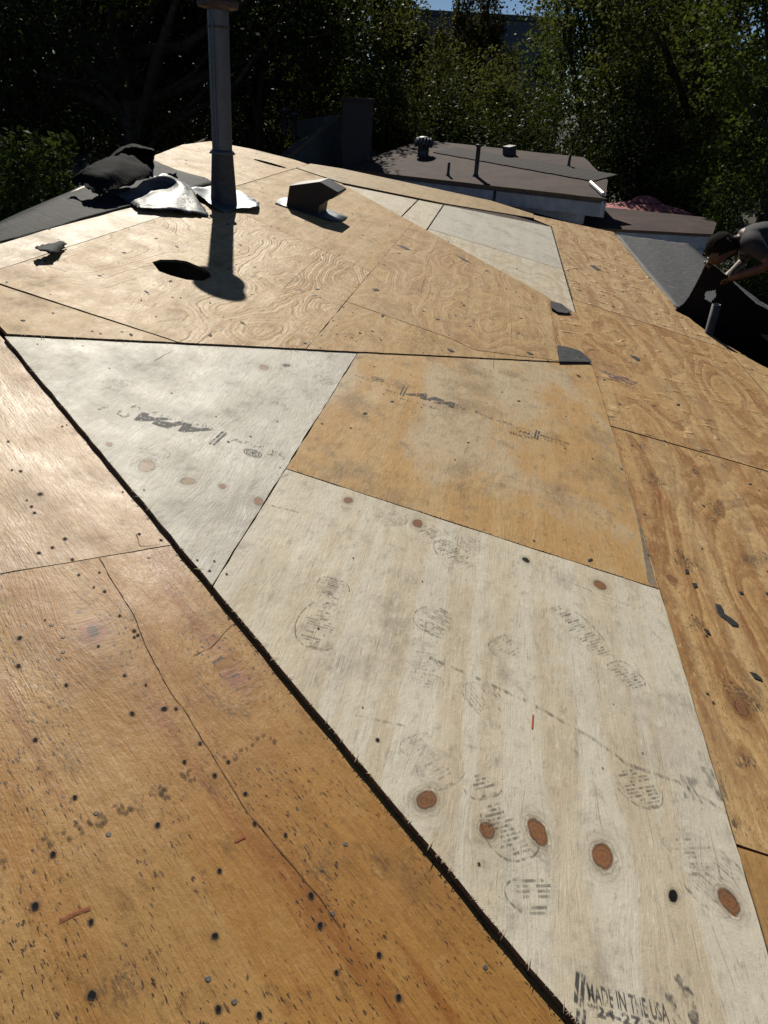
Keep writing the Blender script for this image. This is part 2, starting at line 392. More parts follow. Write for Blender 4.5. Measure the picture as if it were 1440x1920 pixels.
add_sheet('d4', P, [(.88, 8.105), (1.85, 8.105), (1.84, 11.03), (1.27, 10.55), (.67, 10.06), (.665, 9.66), (.885, 9.52)], -.001, seed=37, band=.9, stain=.4, buckle=.016, **dict(TAND, c0=(.57, .38, .195)))
# pale infill wedge and the strip behind it
add_sheet('e1', P, [(-1.34, 7.605), (-.635, L4(-.635)), (-.635, LE(-.635))], -.004, gap=.004, seed=41, band=.4, stain=.2, **WHITE)
add_sheet('e2', P, [(-.63, L4(-.63)), (-.375, L4(-.375)), (-.375, LE(-.375)), (-.63, LE(-.63))], -.004, gap=.004, seed=42, band=.5, stain=.2, **WHITE)
add_sheet('e3', P, [(-.37, L4(-.37)), (.865, L4(.865)), (.868, 6.90), (-.37, 6.75)], -.004, gap=.004, seed=43, band=.95, bf=8, stain=.2, field=(2.6, 1.2), **WHITE)
add_sheet('e4', P, [(-.37, 6.755), (.868, 6.905), (.875, 9.50), (-.37, LE(-.37))], -.004, gap=.004, seed=44, band=.2, stain=.6, **GREYW)
add_sheet('f1', P, [(-1.8, 7.63), (-1.34, 7.63), (-.37, LE(-.37)+.012), (.66, 9.66), (.665, 10.05), (.11, 10.0), (-.66, 9.35), (-1.54, 8.58), (-1.8, 8.2)], .012, seed=45, band=.3, stain=.6, stripe=.3,
          **dict(AMBER, c0=(.44, .30, .14), c1=(.36, .23, .10)))
# near strip laid along the diagonal
qa = A.px(0, 1076); qb = A.px(333, 1020)
eA = A.px(335, 1018); sl = (qb[1]-qa[1])/(qb[0]-qa[0])
def seamA(u): return qa[1] + sl*(u-qa[0])
uE = -0.003
add_sheet('a1', A, [(-2.4, seamA(-2.4)+.0003), (uE, seamA(uE)+.0003), (uE, .05), (uE, 1.6), (-2.4, 1.6)], 0, gap=.001, seed=51, band=.3, stain=.45, stripe=.35, rough=.36, flk=.3, red=.25,
          **dict(c0=(.49, .30, .14), c1=(.36, .20, .085), cs=(.30, .19, .11), light=(.58, .42, .25)))
add_sheet('a2', A, [(-2.4, seamA(-2.4)-.0003), (uE+.004, seamA(uE)-.0003), (uE+.004, -4.2), (-2.4, -4.2)], -.001, gap=.001, seed=52, band=.3, bf=6, stain=.4, stripe=.45, rough=.36, flk=1.0, black=.4, red=.5, grunge=1.0,
          kn=[(440, 1270, 20, 'red'), (175, 1185, 24, 'red')], fib=.35, **ORNG)
# lower slope on the right and far slope on the left
rm = ply('plywood_lower', seed=61, band=.5, **TAND)
for k, q in enumerate([[(.0, 6.62), (.95, 6.62), (.95, 9.0), (0, 9.0)], [(0, 9.01), (.95, 9.01), (.95, 10.9), (0, 10.9)], [(.62, 4.4), (1.8, 4.4), (1.8, 6.6), (.62, 6.6)]]):
    slab('plywood_sheet', R, q, 0, .013, rm, house, seed=60+k)
lm = ply('plywood_far', seed=62, band=.5, **TAN)
for k in range(3):
    slab('plywood_sheet', L, [(0, -5.2+1.75*k), (2.2, -5.2+1.75*k), (2.2, -3.46+1.75*k), (0, -3.46+1.75*k)], 0, .013, lm, house, seed=70+k)
# walls under the eaves
stucco = simple('stucco', (.42, .40, .36), .9, .15, 20, .002)
ring = [R.p(1.25, 4.6, -.3), R.p(.85, 10.8, -.06), P.p(1.85, 10.75, -.07), P.p(.6, 9.6, -.07), P.p(-2.6, 7.4, -.05), L.p(2.0, -4.9, -.05), L.p(2.0, -.2, -.05), A.p(-2.3, .6, -.05), A.p(-2.3, -3.9, -.05), P.p(1.8, -.6, -.05), P.p(3.2, -.6, -.06), P.p(3.2, 1.2, -.08)]
for i in range(len(ring)):
    a, b = ring[i], ring[(i+1) % len(ring)]
    d = b-a; d[2] = 0; d /= np.linalg.norm(d); nn = np.array([d[1], -d[0], 0])*.08
    V = [a+nn, b+nn, b-nn, a-nn] + [np.array([q[0], q[1], .0]) for q in (a+nn, b+nn, b-nn, a-nn)]
    mesh('wall', V, [(0, 1, 2, 3), (7, 6, 5, 4), (0, 4, 5, 1), (1, 5, 6, 2), (2, 6, 7, 3), (3, 7, 4, 0)], stucco, house)
attic = simple('attic_insulation', (.05, .045, .04), .95, .4, 12)
mesh('attic_floor', [(-4, -1, 2.35), (4.2, -1, 2.35), (4.2, 10.5, 2.35), (-4, 10.5, 2.35)], [(0, 1, 2, 3)], attic, house)
raf = simple('rafter_wood', (.2, .13, .075), .85, .3, 10)
for k in range(14):
    v0 = .4+.61*k; ue = max(-2.6, min(1.7, -1.25-(v0+.3-2.21)/.846 + .12)) if v0 < 2.2 else -1.80-.169*(v0+.3-2.68)
    if v0+.3 < 2.3: ue = max(-1.37-(v0+.3-2.21)/.846 + .25, -1.6)
    if v0 > 6.9 or ue > 1.6: continue
    vv, ff = boxv(((ue+1.75)/2+.35, 0, -.085), (1.75-ue, .038, .14))
    mesh('rafter', vv, ff, raf, house, mw=P.mat(-.35, v0+.3, 0))

# ------------------------------------------------------------------ marks on the sheets
def decal_mat(name, c, lo, hi, amax, sc_=60, str_=(1, 1), rough=.7):
    N = NT(name); o = N.sep(N.n('ShaderNodeNewGeometry').outputs['Position'])
    f = N.noise(N.vec(N.mul(o[0], str_[0]), N.mul(o[1], str_[1]), o[2]), sc_, 4, .65)
    N.bsdf(c, rough, None, 0, .3, N.step(f, lo, hi, 0, amax)); return N.m
ink = decal_mat('stamp_ink', (.045, .045, .06), .36, .5, .72, 90)
inkf = decal_mat('faint_ink', (.06, .06, .075), .42, .6, .55, 110)
dirt = decal_mat('boot_dirt', (.07, .062, .055), .36, .60, .62, 110)
dirtf = decal_mat('faint_boot_dirt', (.09, .08, .07), .40, .66, .45, 110)
smudge = decal_mat('boot_smudge', (.12, .11, .095), .42, .75, .13, 45)
scuff = decal_mat('scuff', (.12, .11, .105), .4, .68, .5, 25, (4, 1))
crackm = simple('crack_shadow', (.055, .033, .018), .95, .2)
def on_sheet(key, name, V2, Fc, mat, lift=.0012, stuff=False):
    o, fr, wt, c = sheets[key]
    ob = mesh(name, [(x-c[0], y-c[1], lift) for x, y in V2], Fc, mat, o, mw=fr.mat(c[0], c[1], wt))
    if stuff: ob['kind'] = 'stuff'
    return ob
def ribbon2(pts, wd, closed=False):
    pts = [np.array(p, float) for p in pts]; V = []; Fc = []; n = len(pts)
    for i in range(n):
        a = pts[i-1] if (i or closed) else pts[0]; b = pts[(i+1) % n] if (i < n-1 or closed) else pts[-1]
        d = b-a; d /= max(np.linalg.norm(d), 1e-9); nn = np.array([-d[1], d[0]])*(wd[i] if isinstance(wd, (list, tuple)) else wd)/2
        V += [tuple(pts[i]+nn), tuple(pts[i]-nn)]
    for i in range(n if closed else n-1):
        j = (i+1) % n; Fc.append((2*i, 2*i+1, 2*j+1, 2*j))
    return V, Fc
def key_px(key, x, y): o, fr, wt, c = sheets[key]; return np.array(fr.px(x, y, wt+.001))

def boot(key, heel, toe, mat, wd=.108, part='both', seed=0):
    """tread print: outlined sole and heel crossed by bars"""
    rg = random.Random(seed); a = key_px(key, *heel); b = key_px(key, *toe); ax = (b-a); ln = np.linalg.norm(ax); ax /= ln; sd = np.array([-ax[1], ax[0]])
    parts = []; fills = []
    def half(s):                             # half width along 0..1
        if s < .30: q = s/.30; return .38*math.sqrt(max(0, 1-(2*q-1)**2))**.55
        if s < .36: return 0
        q = (s-.36)/.64; return (.36+.14*math.sin(q*2.2))*math.sqrt(max(0, 1-(2*q-1)**2))**.6
    def mp(s, o): return a + ax*s*ln + sd*o*wd
    for lo, hi in ((0.005, .295), (.365, .995)):
        if part == 'sole' and hi < .3: continue
        if part == 'heel' and lo > .3: continue
        n = 18; ss = [lo+(hi-lo)*i/(n-1) for i in range(n)]
        out = [mp(s, half(s)) for s in ss] + [mp(s, -half(s)) for s in ss[::-1]]
        full = list(out); cut = rg.randrange(len(out)); out = out[cut:]+out[:cut]; out = out[:int(len(out)*rg.uniform(.3, .65))]
        parts.append(ribbon2(out, .0024)); fills.append((full, [tuple(range(len(full)))]))
        nb = max(4, int((hi-lo)*ln/.0085))
        sk = rg.uniform(-.12, .12)
        for i in range(nb):
            s = lo+(hi-lo)*(i+.5)/nb; hw = half(s)*.82
            if hw < .08 or rg.random() < .12: continue
            x0 = -hw*rg.uniform(.2, 1); x1 = hw*rg.uniform(.2, 1)
            if rg.random() < .35:
                parts.append(ribbon2([mp(s, x0), mp(s+sk*.1, x0*.25)], .003)); x0 = x1*.2
            parts.append(ribbon2([mp(s, x0), mp(s+sk*.1, x1)], rg.uniform(.0018, .0036)))
    v, f = join(parts); ob = on_sheet(key, 'boot_print', v, f, mat); ob['kind'] = 'stuff'
    for v, f in fills: on_sheet(key, 'boot_smudge', v, f, smudge, .0008)
for i, (k, h, t, m, p) in enumerate([('b3', (630, 1085), (585, 1215), dirt, 'both'), ('b3', (700, 935), (745, 985), dirtf, 'sole'), ('b3', (790, 985), (880, 1065), dirt, 'both'),
        ('b3', (850, 1120), (800, 1185), dirt, 'sole'), ('b3', (800, 1290), (790, 1200), dirtf, 'both'), ('b3', (1200, 1290), (1040, 1135), dirt, 'both'), ('b3', (1000, 1255), (930, 1195), dirtf, 'sole'),
        ('b3', (770, 1380), (850, 1470), dirtf, 'both'), ('b3', (890, 1450), (985, 1610), dirt, 'both'), ('b3', (1255, 1560), (1175, 1440), dirt, 'sole'), ('b3', (1030, 1760), (990, 1645), dirt, 'sole'),
        ('b3', (1320, 1640), (1275, 1560), dirtf, 'both'), ('b3', (830, 1020), (905, 1020), dirtf, 'sole'), ('b3', (970, 1290), (880, 1320), dirtf, 'sole'), ('b1', (245, 820), (300, 862), dirtf, 'sole'), ('b1', (575, 690), (625, 720), dirtf, 'sole'),
        ('b3', (1370, 1610), (1310, 1690), dirtf, 'both'), ('b1', (180, 700), (240, 730), dirtf, 'sole')]):
    boot(k, h, t, m, part=p, seed=i)
# scuffs and a chalk line across the pale sheet
def line(key, name, px, wd, mat):
    v, f = ribbon2([key_px(key, *q) for q in px], wd); on_sheet(key, name, v, f, mat)
line('b3', 'scuff_mark', [(805, 1232), (880, 1264), (997, 1319), (1113, 1385), (1176, 1432), (1270, 1465), (1375, 1530)], .009, scuff)
for px, wd in [([(1290, 1455), (1300, 1500)], .04), ([(1330, 1440), (1350, 1500)], .045), ([(1060, 1395), (1085, 1415)], .012), ([(870, 1395), (910, 1405)], .005), ([(665, 1340), (760, 1360)], .005), ([(515, 900), (560, 880)], .006), ([(500, 945), (560, 960)], .006), ([(960, 1050), (1180, 1135)], .003)]:
    line('b3', 'scuff_mark', px, wd, scuff)
line('b3', 'crayon_mark', [(1000, 1340), (998, 1366)], .004, simple('red_crayon', (.35, .08, .03), .7))
line('a2', 'red_scrape', [(110, 1728), (140, 1712), (170, 1702)], .006, decal_mat('red_wood', (.30, .09, .04), .3, .5, .8))
line('a2', 'red_chip', [(920-480+0, 1578), (460, 1568)], .005, decal_mat('red_wood_chip', (.33, .09, .04), .2, .4, .9))
for k, px in [('a2', [(186, 1046), (205, 1078), (230, 1118), (243, 1140), (262, 1180), (280, 1225), (297, 1255), (312, 1285), (340, 1325), (372, 1372), (400, 1420), (430, 1468), (470, 1530)]),
              ('a2', [(470, 1530), (530, 1600), (600, 1682), (640, 1740)]), ('a2', [(362, 1228), (395, 1214), (435, 1172)]), ('b1', [(290, 676), (325, 657)]), ('a1', [(255, 1000), (262, 1024), (300, 1020)]),
              ('s1b', [(528, 545), (560, 515), (600, 482), (630, 460)]), ('s2b', [(790, 550), (800, 500), (825, 440)]), ('s2b', [(660, 500), (680, 480), (700, 490)]), ('s2a', [(925, 690), (928, 660)]), ('s2b', [(960, 640), (955, 560)]),
              ('e1', [(750, 410), (765, 392), (785, 376)]), ('d2', [(1300, 855), (1322, 842)]), ('s0b', [(295, 283), (340, 292)]), ('s0b', [(420, 365), (465, 342)]), ('s1c', [(560, 445), (600, 460), (640, 470)])]:
    pts = []
    for i in range(len(px)-1):
        for j in range(3):
            s = j/3; pts.append((px[i][0]+(px[i+1][0]-px[i][0])*s+rnd.uniform(-1.5, 1.5), px[i][1]+(px[i+1][1]-px[i][1])*s+rnd.uniform(-1, 1)))
    pts.append(px[-1]); wd = [.0005+.0013*abs(math.sin(i*1.3+.4))*(1-.55*i/len(pts)) for i in range(len(pts))]
    line(k, 'crack', pts, wd, crackm)

# stamps
def text(key, s, p0, p1, h_rel, mat, font_shear=0, bold=0, name='printed_stamp', dv=0.0):
    """text running from pixel p0 to p1 along its baseline, letters h_rel of the run high"""
    a = key_px(key, *p0); b = key_px(key, *p1); ax = b-a; ln = np.linalg.norm(ax); ax /= ln; up = np.array([-ax[1], ax[0]])
    cu = bpy.data.curves.new('t', 'FONT'); cu.body = s; cu.size = 1; cu.shear = font_shear; cu.offset = bold; cu.resolution_u = 2
    ob = bpy.data.objects.new('t', cu); col.objects.link(ob)
    dg = bpy.context.evaluated_depsgraph_get(); me = ob.evaluated_get(dg).to_mesh()
    V = np.array([v.co[:2] for v in me.vertices]); Fc = [tuple(p.vertices) for p in me.polygons]
    bpy.data.objects.remove(ob); bpy.data.curves.remove(cu)
    x0, x1 = V[:, 0].min(), V[:, 0].max(); y0, y1 = V[:, 1].min(), V[:, 1].max()
    V2 = [tuple(a + ax*ln*(x-x0)/(x1-x0) + up*((y-y0)/(y1-y0)*h_rel*ln + dv)) for x, y in V]
    return on_sheet(key, name, V2, Fc, mat)
def bar(key, a, b, wd):
    v, f = ribbon2([key_px(key, *a), key_px(key, (a[0]+b[0])/2, (a[1]+b[1])/2), key_px(key, *b)], wd); on_sheet(key, 'printed_bar', v, f, ink)
def faded_print(key, p0, p1, h, seed=0, mat=None):
    """a run of worn, unreadable print: small broken strokes"""
    rg = random.Random(seed); a = key_px(key, *p0); b = key_px(key, *p1); ax = b-a; ln = np.linalg.norm(ax); ax /= ln; up = np.array([-ax[1], ax[0]]); x = 0; parts = []
    while x < ln:
        w_ = h*rg.uniform(.25, .6)
        if rg.random() < .8:
            y0 = rg.uniform(0, .3)*h; y1 = h*rg.uniform(.6, 1)
            parts.append(ribbon2([a+ax*x+up*y0, a+ax*(x+w_*rg.uniform(-.2, .5))+up*y1], h*.16))
            if rg.random() < .6: parts.append(ribbon2([a+ax*x+up*rg.choice((y0, y1)), a+ax*(x+w_)+up*rg.uniform(.1, .9)*h], h*.14))
        x += w_*1.15
    v, f = join(parts); ob = on_sheet(key, 'faded_print', v, f, mat or inkf); ob['kind'] = 'stuff'
text('b3', 'MADE IN THE USA', (1103, 1876), (1256, 1918), .21, ink, bold=.012)
text('b3', '*24-27-2', (1103, 1900), (1232, 1936), .15, ink, bold=.02)
bar('b3', (1079, 1878), (1083, 1822), .0062); bar('b3', (1090, 1886), (1094, 1826), .0062); bar('b3', (1081, 1935), (1084, 1892), .0055); bar('b3', (1093, 1935), (1096, 1893), .0055)
text('b2', 'APA', (758, 738), (853, 766), .30, ink, .5, .07)
bar('b2', (750, 740), (758, 724), .006); bar('b2', (755, 742), (763, 726), .006)
text('b2', 'APA', (972, 810), (996, 816), .45, ink, .3, .02)
text('b2', 'MILL 557', (958, 814), (1001, 824), .27, ink, 0, .01)
bar('b2', (1002, 822), (1006, 806), .008); bar('b2', (1007, 824), (1011, 808), .008)
text('b2', 'MADE IN THE USA', (1013, 817), (1068, 834), .17, ink, 0, .015)
text('b1', 'APA', (404, 806), (262, 771), .27, ink, .5, .06)
bar('b1', (418, 809), (393, 832), .007); bar('b1', (425, 811), (400, 834), .007)
for k, a, b, h in [('b2', (665, 706), (742, 731), .03), ('b2', (675, 719), (742, 738), .03), ('b2', (858, 766), (905, 780), .05), ('b2', (910, 784), (962, 799), .04), ('b2', (750, 748), (840, 774), .025), ('b2', (1013, 823), (1062, 838), .03), ('b2', (780, 756), (830, 771), .02),
                   ('b1', (530, 846), (440, 820), .03), ('b1', (534, 855), (495, 844), .035), ('b1', (260, 776), (190, 754), .06), ('b1', (295, 770), (250, 757), .03), ('b1', (400, 800), (300, 776), .02),
                   ('s1b', (425, 505), (485, 525), .09), ('s1b', (553, 545), (610, 565), .08), ('s2b', (835, 590), (905, 612), .10), ('s2b', (970, 628), (1008, 640), .08)]:
    faded_print(k, a, b, h, seed=int(a[0]))
purple = decal_mat('purple_ink', (.13, .10, .17), .40, .62, .6, 28)
for px_, wd in [([(1112, 704), (1120, 708)], .05), ([(1138, 702), (1165, 708), (1190, 720)], .11), ([(1125, 695), (1140, 698)], .05)]:
    v, f = ribbon2([key_px('d2', *q) for q in px_], wd); on_sheet('d2', 'purple_smudge', v, f, purple)
def emblem(key, c, r):
    q = key_px(key, *c); parts = []
    for rr in (1, .72): parts.append(ribbon2([q+r*rr*np.array([math.cos(t)*1.25, math.sin(t)]) for t in np.linspace(0, 2*math.pi, 24, endpoint=False)], .003, True))
    for k in range(4):
        t = k*math.pi/4+.3; parts.append(ribbon2([q-r*.7*np.array([math.cos(t), math.sin(t)]), q+r*.7*np.array([math.cos(t), math.sin(t)])], .0025))
    v, f = join(parts); on_sheet(key, 'printed_stamp', v, f, ink)
emblem('b1', (474, 849), .022); emblem('b2', (708, 711), .022)
q = key_px('b2', 984, 808); v, f = ribbon2([q+np.array([.036*math.cos(t), .022*math.sin(t)]) for t in np.linspace(0, 2*math.pi, 24, endpoint=False)], .003, True); on_sheet('b2', 'printed_stamp', v, f, ink)
# star-like smudged mark beside the date stamp
for c, r in [((1273, 1840), .010), ((1256, 1876), .014), ((1292, 1872), .015), ((1300, 1905), .014), ((1270, 1912), .012)]:
    q = key_px('b3', *c); V2 = [tuple(q + r*np.array([math.cos(t)*rnd.uniform(.5, .9), math.sin(t)*rnd.uniform(.9, 1.5)])) for t in np.linspace(0, 2*math.pi, 14, endpoint=False)]
    on_sheet('b3', 'printed_stamp', V2, [tuple(range(14))], decal_mat('smudge_ink', (.06, .06, .07), .42, .62, .6, 45))

# nail holes and nail heads
NH = NT('nail_hole'); _o = NH.n('ShaderNodeTexCoord').outputs['Object']; _s = NH.sep(_o)
_wn = NH.noise(NH.n('ShaderNodeNewGeometry').outputs['Position'], 160, 3)
_d = NH.add(NH.math('SQRT', NH.add(NH.math('POWER', _s[0], 2), NH.math('POWER', _s[1], 2))), NH.mul(NH.sub(_wn, .5), .55))
NH.bsdf(NH.mix(NH.step(_d, .30, .48), (.004, .004, .005), (.10, .08, .07)), .8, None, 0, .2, NH.math('MAXIMUM', NH.step(_d, .46, .34), NH.mul(NH.step(_d, .9, .42), .4)))
DS = NT('dirt_spot'); _s2 = DS.sep(DS.n('ShaderNodeTexCoord').outputs['Object'])
_w2 = DS.noise(DS.n('ShaderNodeNewGeometry').outputs['Position'], 220, 3)
_d2 = DS.add(DS.math('SQRT', DS.add(DS.math('POWER', _s2[0], 2), DS.math('POWER', _s2[1], 2))), DS.mul(DS.sub(_w2, .5), .9))
DS.bsdf((.09, .07, .05), .8, None, 0, .2, DS.step(_d2, .85, .5, 0, .45))
hole_me = bpy.data.meshes.new('nail_hole'); hole_me.from_pydata([(0, 0, 0)]+[(math.cos(k*math.pi/6), math.sin(k*math.pi/6), 0) for k in range(12)], [], [(0, k+1, (k+1) % 12+1) for k in range(12)])
hole_me.materials.append(NH.m)
spot_me = hole_me.copy(); spot_me.name = 'dirt_spot'; spot_me.materials.clear(); spot_me.materials.append(DS.m)
zinc = simple('zinc', (.13, .12, .105), .65, .4, 200, 0, .5)
hv, hf = lathe([(0.0001, .0016), (.0035, .0016), (.0045, .0008), (.0045, -.002)], 10)
head_me = bpy.data.meshes.new('nail_head'); head_me.from_pydata(hv, [], hf); head_me.materials.append(zinc)
def put_mark(key, me, name, x, y, sx, sy=None, lift=.0014, rot=0):
    o, fr, wt, c = sheets[key]; q = key_px(key, x, y)
    m = fr.mat(q[0], q[1], wt+lift) @ Matrix.Rotation(rot, 4, 'Z') @ Matrix.Diagonal((sx, sy or sx, 1, 1))
    return mobj(name, me, None, o, mw=m)
def Z(x0, y0, k, pts): return [(x0+a/k, y0+b/k) + tuple(r) for a, b, *r in pts]
H2 = Z(0, 1000, 2.88, [(425, 223), (537, 210, .8), (507, 290, .7), (565, 312), (647, 443, .9), (244, 466, .7), (107, 562, 1.2), (100, 714, 1.3), (725, 525, 1.2), (745, 548, 1), (725, 560, .9),
      (358, 818), (788, 817, .8), (713, 972, 1.2), (888, 946, 1.4), (950, 946), (192, 1113, 1.2), (403, 1424, 1.1), (1080, 1133), (996, 1233), (1160, 1306, 1.3), (1234, 1232), (1325, 1405, 1.3), (531, 608, .9), (673, 766, 1), (1236, 458, .9)])
H2 += Z(0, 1440, 2.88, [(285, 465, 1.4), (190, 745, 1.7), (490, 828, 1.3), (496, 1224, 1.9), (852, 306, 1.2), (1162, 905, 1.5), (1187, 553, 1.1), (1180, 1300, 1.6), (1400, 1332, 1.2), (1375, 298, 1.2)])
H2 += Z(480, 1440, 2.88, [(160, 358), (297, 688, 1.6), (346, 848, 1.6), (665, 1007, 1.4), (433, 1102), (770, 1238, 1.3)])
for x, y, *r in H2: s = .0072*(r[0] if r else 1.0); put_mark('a2', hole_me, 'nail_hole', x, y, s, s*rnd.uniform(.8, 1.2), rot=rnd.uniform(0, 3))
H1 = Z(0, 1000, 2.88, [(350, 28), (283, 75, 1.1), (211, 104), (390, 140), (870, 35, 1.1), (752, 2, .9)]) + Z(0, 600, 2.571, [(40, 585, 1.1), (100, 728, 1.3), (58, 722, .8), (195, 838, 1.7), (130, 868, .8), (152, 898), (166, 928, 1.2), (300, 512), (322, 505, .8), (185, 1122, .9), (314, 1053), (670, 1030, .9), (592, 828, .8)])
for x, y, *r in H1: s = .0072*(r[0] if r else 1.0); put_mark('a1', hole_me, 'nail_hole', x, y, s, s*rnd.uniform(.8, 1.2), rot=rnd.uniform(0, 3))
for x, y in Z(0, 1000, 2.88, [(278, 494), (340, 560), (340, 640), (316, 676), (958, 115), (803, 130)]) + Z(0, 1440, 2.88, [(586, 358), (518, 243), (1124, 1138), (1265, 1262)]) + Z(480, 1440, 2.88, [(413, 785), (1239, 1075), (485, 410)]):
    put_mark('a2', head_me, 'nail_head', x, y, 1.0, 1.0, -.0007)
for x, y, r in [(662, 1046, .6), (792, 1090, .6), (597, 1178, .7), (425, 1076, .8), (708, 1387, 1.1), (680, 1326, .5), (1130, 1440, .5), (898, 1620, .8), (1060, 1012, .6), (540, 1375, .4), (1205, 1412, .5), (1150, 1320, .5)]:
    put_mark('b3', hole_me, 'nail_hole', x, y, .0075*r, rot=rnd.uniform(0, 3))
for x, y, r in [(205, 690, .7), (322, 737, .7), (405, 781, .6), (470, 818, .8), (428, 828, .9), (520, 790, .7), (270, 918, .6), (370, 1050, .7), (402, 1052, .7), (393, 1070, .8), (525, 876, .6), (70, 645, .6), (520, 755, .6), (155, 648, .6)]:
    put_mark('b1', hole_me, 'nail_hole', x, y, .0085*r, rot=rnd.uniform(0, 3))
# scattered holes and tar specks on the other sheets, in rough rafter rows
def inside(poly, p):
    c = False; j = len(poly)-1
    for i in range(len(poly)):
        a, b = poly[i], poly[j]
        if (a[1] > p[1]) != (b[1] > p[1]) and p[0] < (b[0]-a[0])*(p[1]-a[1])/(b[1]-a[1])+a[0]: c = not c
        j = i
    return c
tar = simple('tar_speck', (.014, .014, .015), .8, .3, 80)
speck_meshes = []
for k in range(5):
    rg = random.Random(k); n = 9
    V = [(math.cos(t)*rg.uniform(.6, 1.1), math.sin(t)*rg.uniform(.6, 1.1), 0) for t in np.linspace(0, 2*math.pi, n, endpoint=False)]
    V = V + [(x*.8, y*.8, .0016) for x, y, z in V] + [(0, 0, .0022)]
    Fc = [(i, (i+1) % n, n+(i+1) % n, n+i) for i in range(n)] + [(n+i, n+(i+1) % n, 2*n) for i in range(n)]
    me = bpy.data.meshes.new('tar_speck'); me.from_pydata(V, [], Fc); me.materials.append(tar); speck_meshes.append(me)
spread = {'s0a': 14, 's0b': 16, 's1a': 9, 's1b': 60, 's1c': 40, 's2a': 30, 's2b': 60, 'd1': 60, 'd2': 46, 'd3': 40, 'd4': 24, 'e3': 10, 'e4': 22, 'b2': 22, 'd0': 12, 'f1': 8}
for k, cnt in spread.items():
    o, fr, wt, c = sheets[k]; rg = random.Random(hash(k) % 97 if False else sum(map(ord, k)))
    vs = [v.co for v in o.data.vertices]; half = len(vs)//2
    poly = [(v.x, v.y) for v in vs[:half]]
    x0 = min(p[0] for p in poly); x1 = max(p[0] for p in poly); y0 = min(p[1] for p in poly); y1 = max(p[1] for p in poly)
    done = 0; tries = 0
    while done < cnt and tries < 3000:
        tries += 1
        row = rg.choice([y0+.03, y0+.43, y0+.84, y0+1.25, y0+1.66, y0+2.0]) if rg.random() < .5 else rg.uniform(y0, y1)
        p = (rg.uniform(x0, x1), row+rg.gauss(0, .025))
        if not inside(poly, p): continue
        if k == 's1b' and (p[0]+c[0]+1.28)**2*4+(p[1]+c[1]-3.46)**2*10 < .25: continue
        done += 1
        if rg.random() < .62:
            s = rg.uniform(.005, .0085); m = fr.mat(p[0]+c[0], p[1]+c[1], wt+.0014) @ Matrix.Rotation(rg.uniform(0, 6), 4, 'Z') @ Matrix.Diagonal((s, s*1.2, 1, 1))
            mobj('nail_hole', hole_me, None, o, mw=m)
        else:
            s = rg.uniform(.004, .010); m = fr.mat(p[0]+c[0], p[1]+c[1], wt) @ Matrix.Rotation(rg.gauss(0, .5), 4, 'Z') @ Matrix.Diagonal((s, s*rg.uniform(1, 2.6), 1, 1))
            mobj('tar_speck', rg.choice(speck_meshes), None, o, mw=m)
# big tar patches placed by eye
def blob(key, pts, mat=tar, name='tar_patch', h=.0025):
    V2 = [key_px(key, *p) for p in pts]; o, fr, wt, c = sheets[key]; n = len(V2); ce = sum(V2)/n
    V = [(p[0]-c[0], p[1]-c[1], .0002) for p in V2] + [((p*.86+ce*.14)[0]-c[0], (p*.86+ce*.14)[1]-c[1], h) for p in V2]
    Fc = [(i, (i+1) % n, n+(i+1) % n, n+i) for i in range(n)] + [tuple(range(n, 2*n))]
    ob = mesh(name, V, Fc, mat, o, mw=fr.mat(c[0], c[1], wt)); return ob
blob('d1', [(1340, 1131), (1350, 1133), (1356, 1143), (1357, 1150), (1372, 1160), (1385, 1170), (1386, 1177), (1374, 1175), (1362, 1164), (1352, 1157), (1344, 1148)])
blob('d1', [(1284, 1067), (1291, 1068), (1293, 1076), (1286, 1076)]); blob('d1', [(1297, 1093), (1306, 1093), (1309, 1101), (1302, 1103)])
blob('d1', [(1405, 1259), (1417, 1262), (1430, 1274), (1431, 1279), (1415, 1273)]); blob('d1', [(1319, 1178), (1328, 1181), (1334, 1192), (1326, 1189)]); blob('d1', [(1385, 1109), (1393, 1110), (1395, 1115), (1388, 1114)])
blob('d2', [(1180, 666), (1190, 667), (1200, 673), (1201, 677), (1195, 677)]); blob('d2', [(1268, 757), (1275, 757), (1275, 761), (1269, 760)])
blob('s2b', [(838, 654), (846, 655), (853, 660), (845, 660)]); blob('s2a', [(985, 659), (995, 661), (1002, 666), (992, 665)]); blob('s2b', [(742, 458), (757, 461), (771, 469), (760, 468)]); blob('s2b', [(698, 541), (708, 541), (712, 545), (702, 546)]); blob('s2b', [(853, 477), (870, 485), (885, 494), (868, 488)])
blob('d3', [(1104, 497), (1113, 497), (1126, 505), (1129, 509), (1118, 507)])
blob('b2', [(1176, 905), (1190, 950), (1202, 1010), (1215, 1090), (1232, 1103), (1222, 1060), (1205, 1000), (1192, 955)], simple('weathered_strip', (.20, .155, .105), .85, .3, 25), 'weathered_strip', .0012)
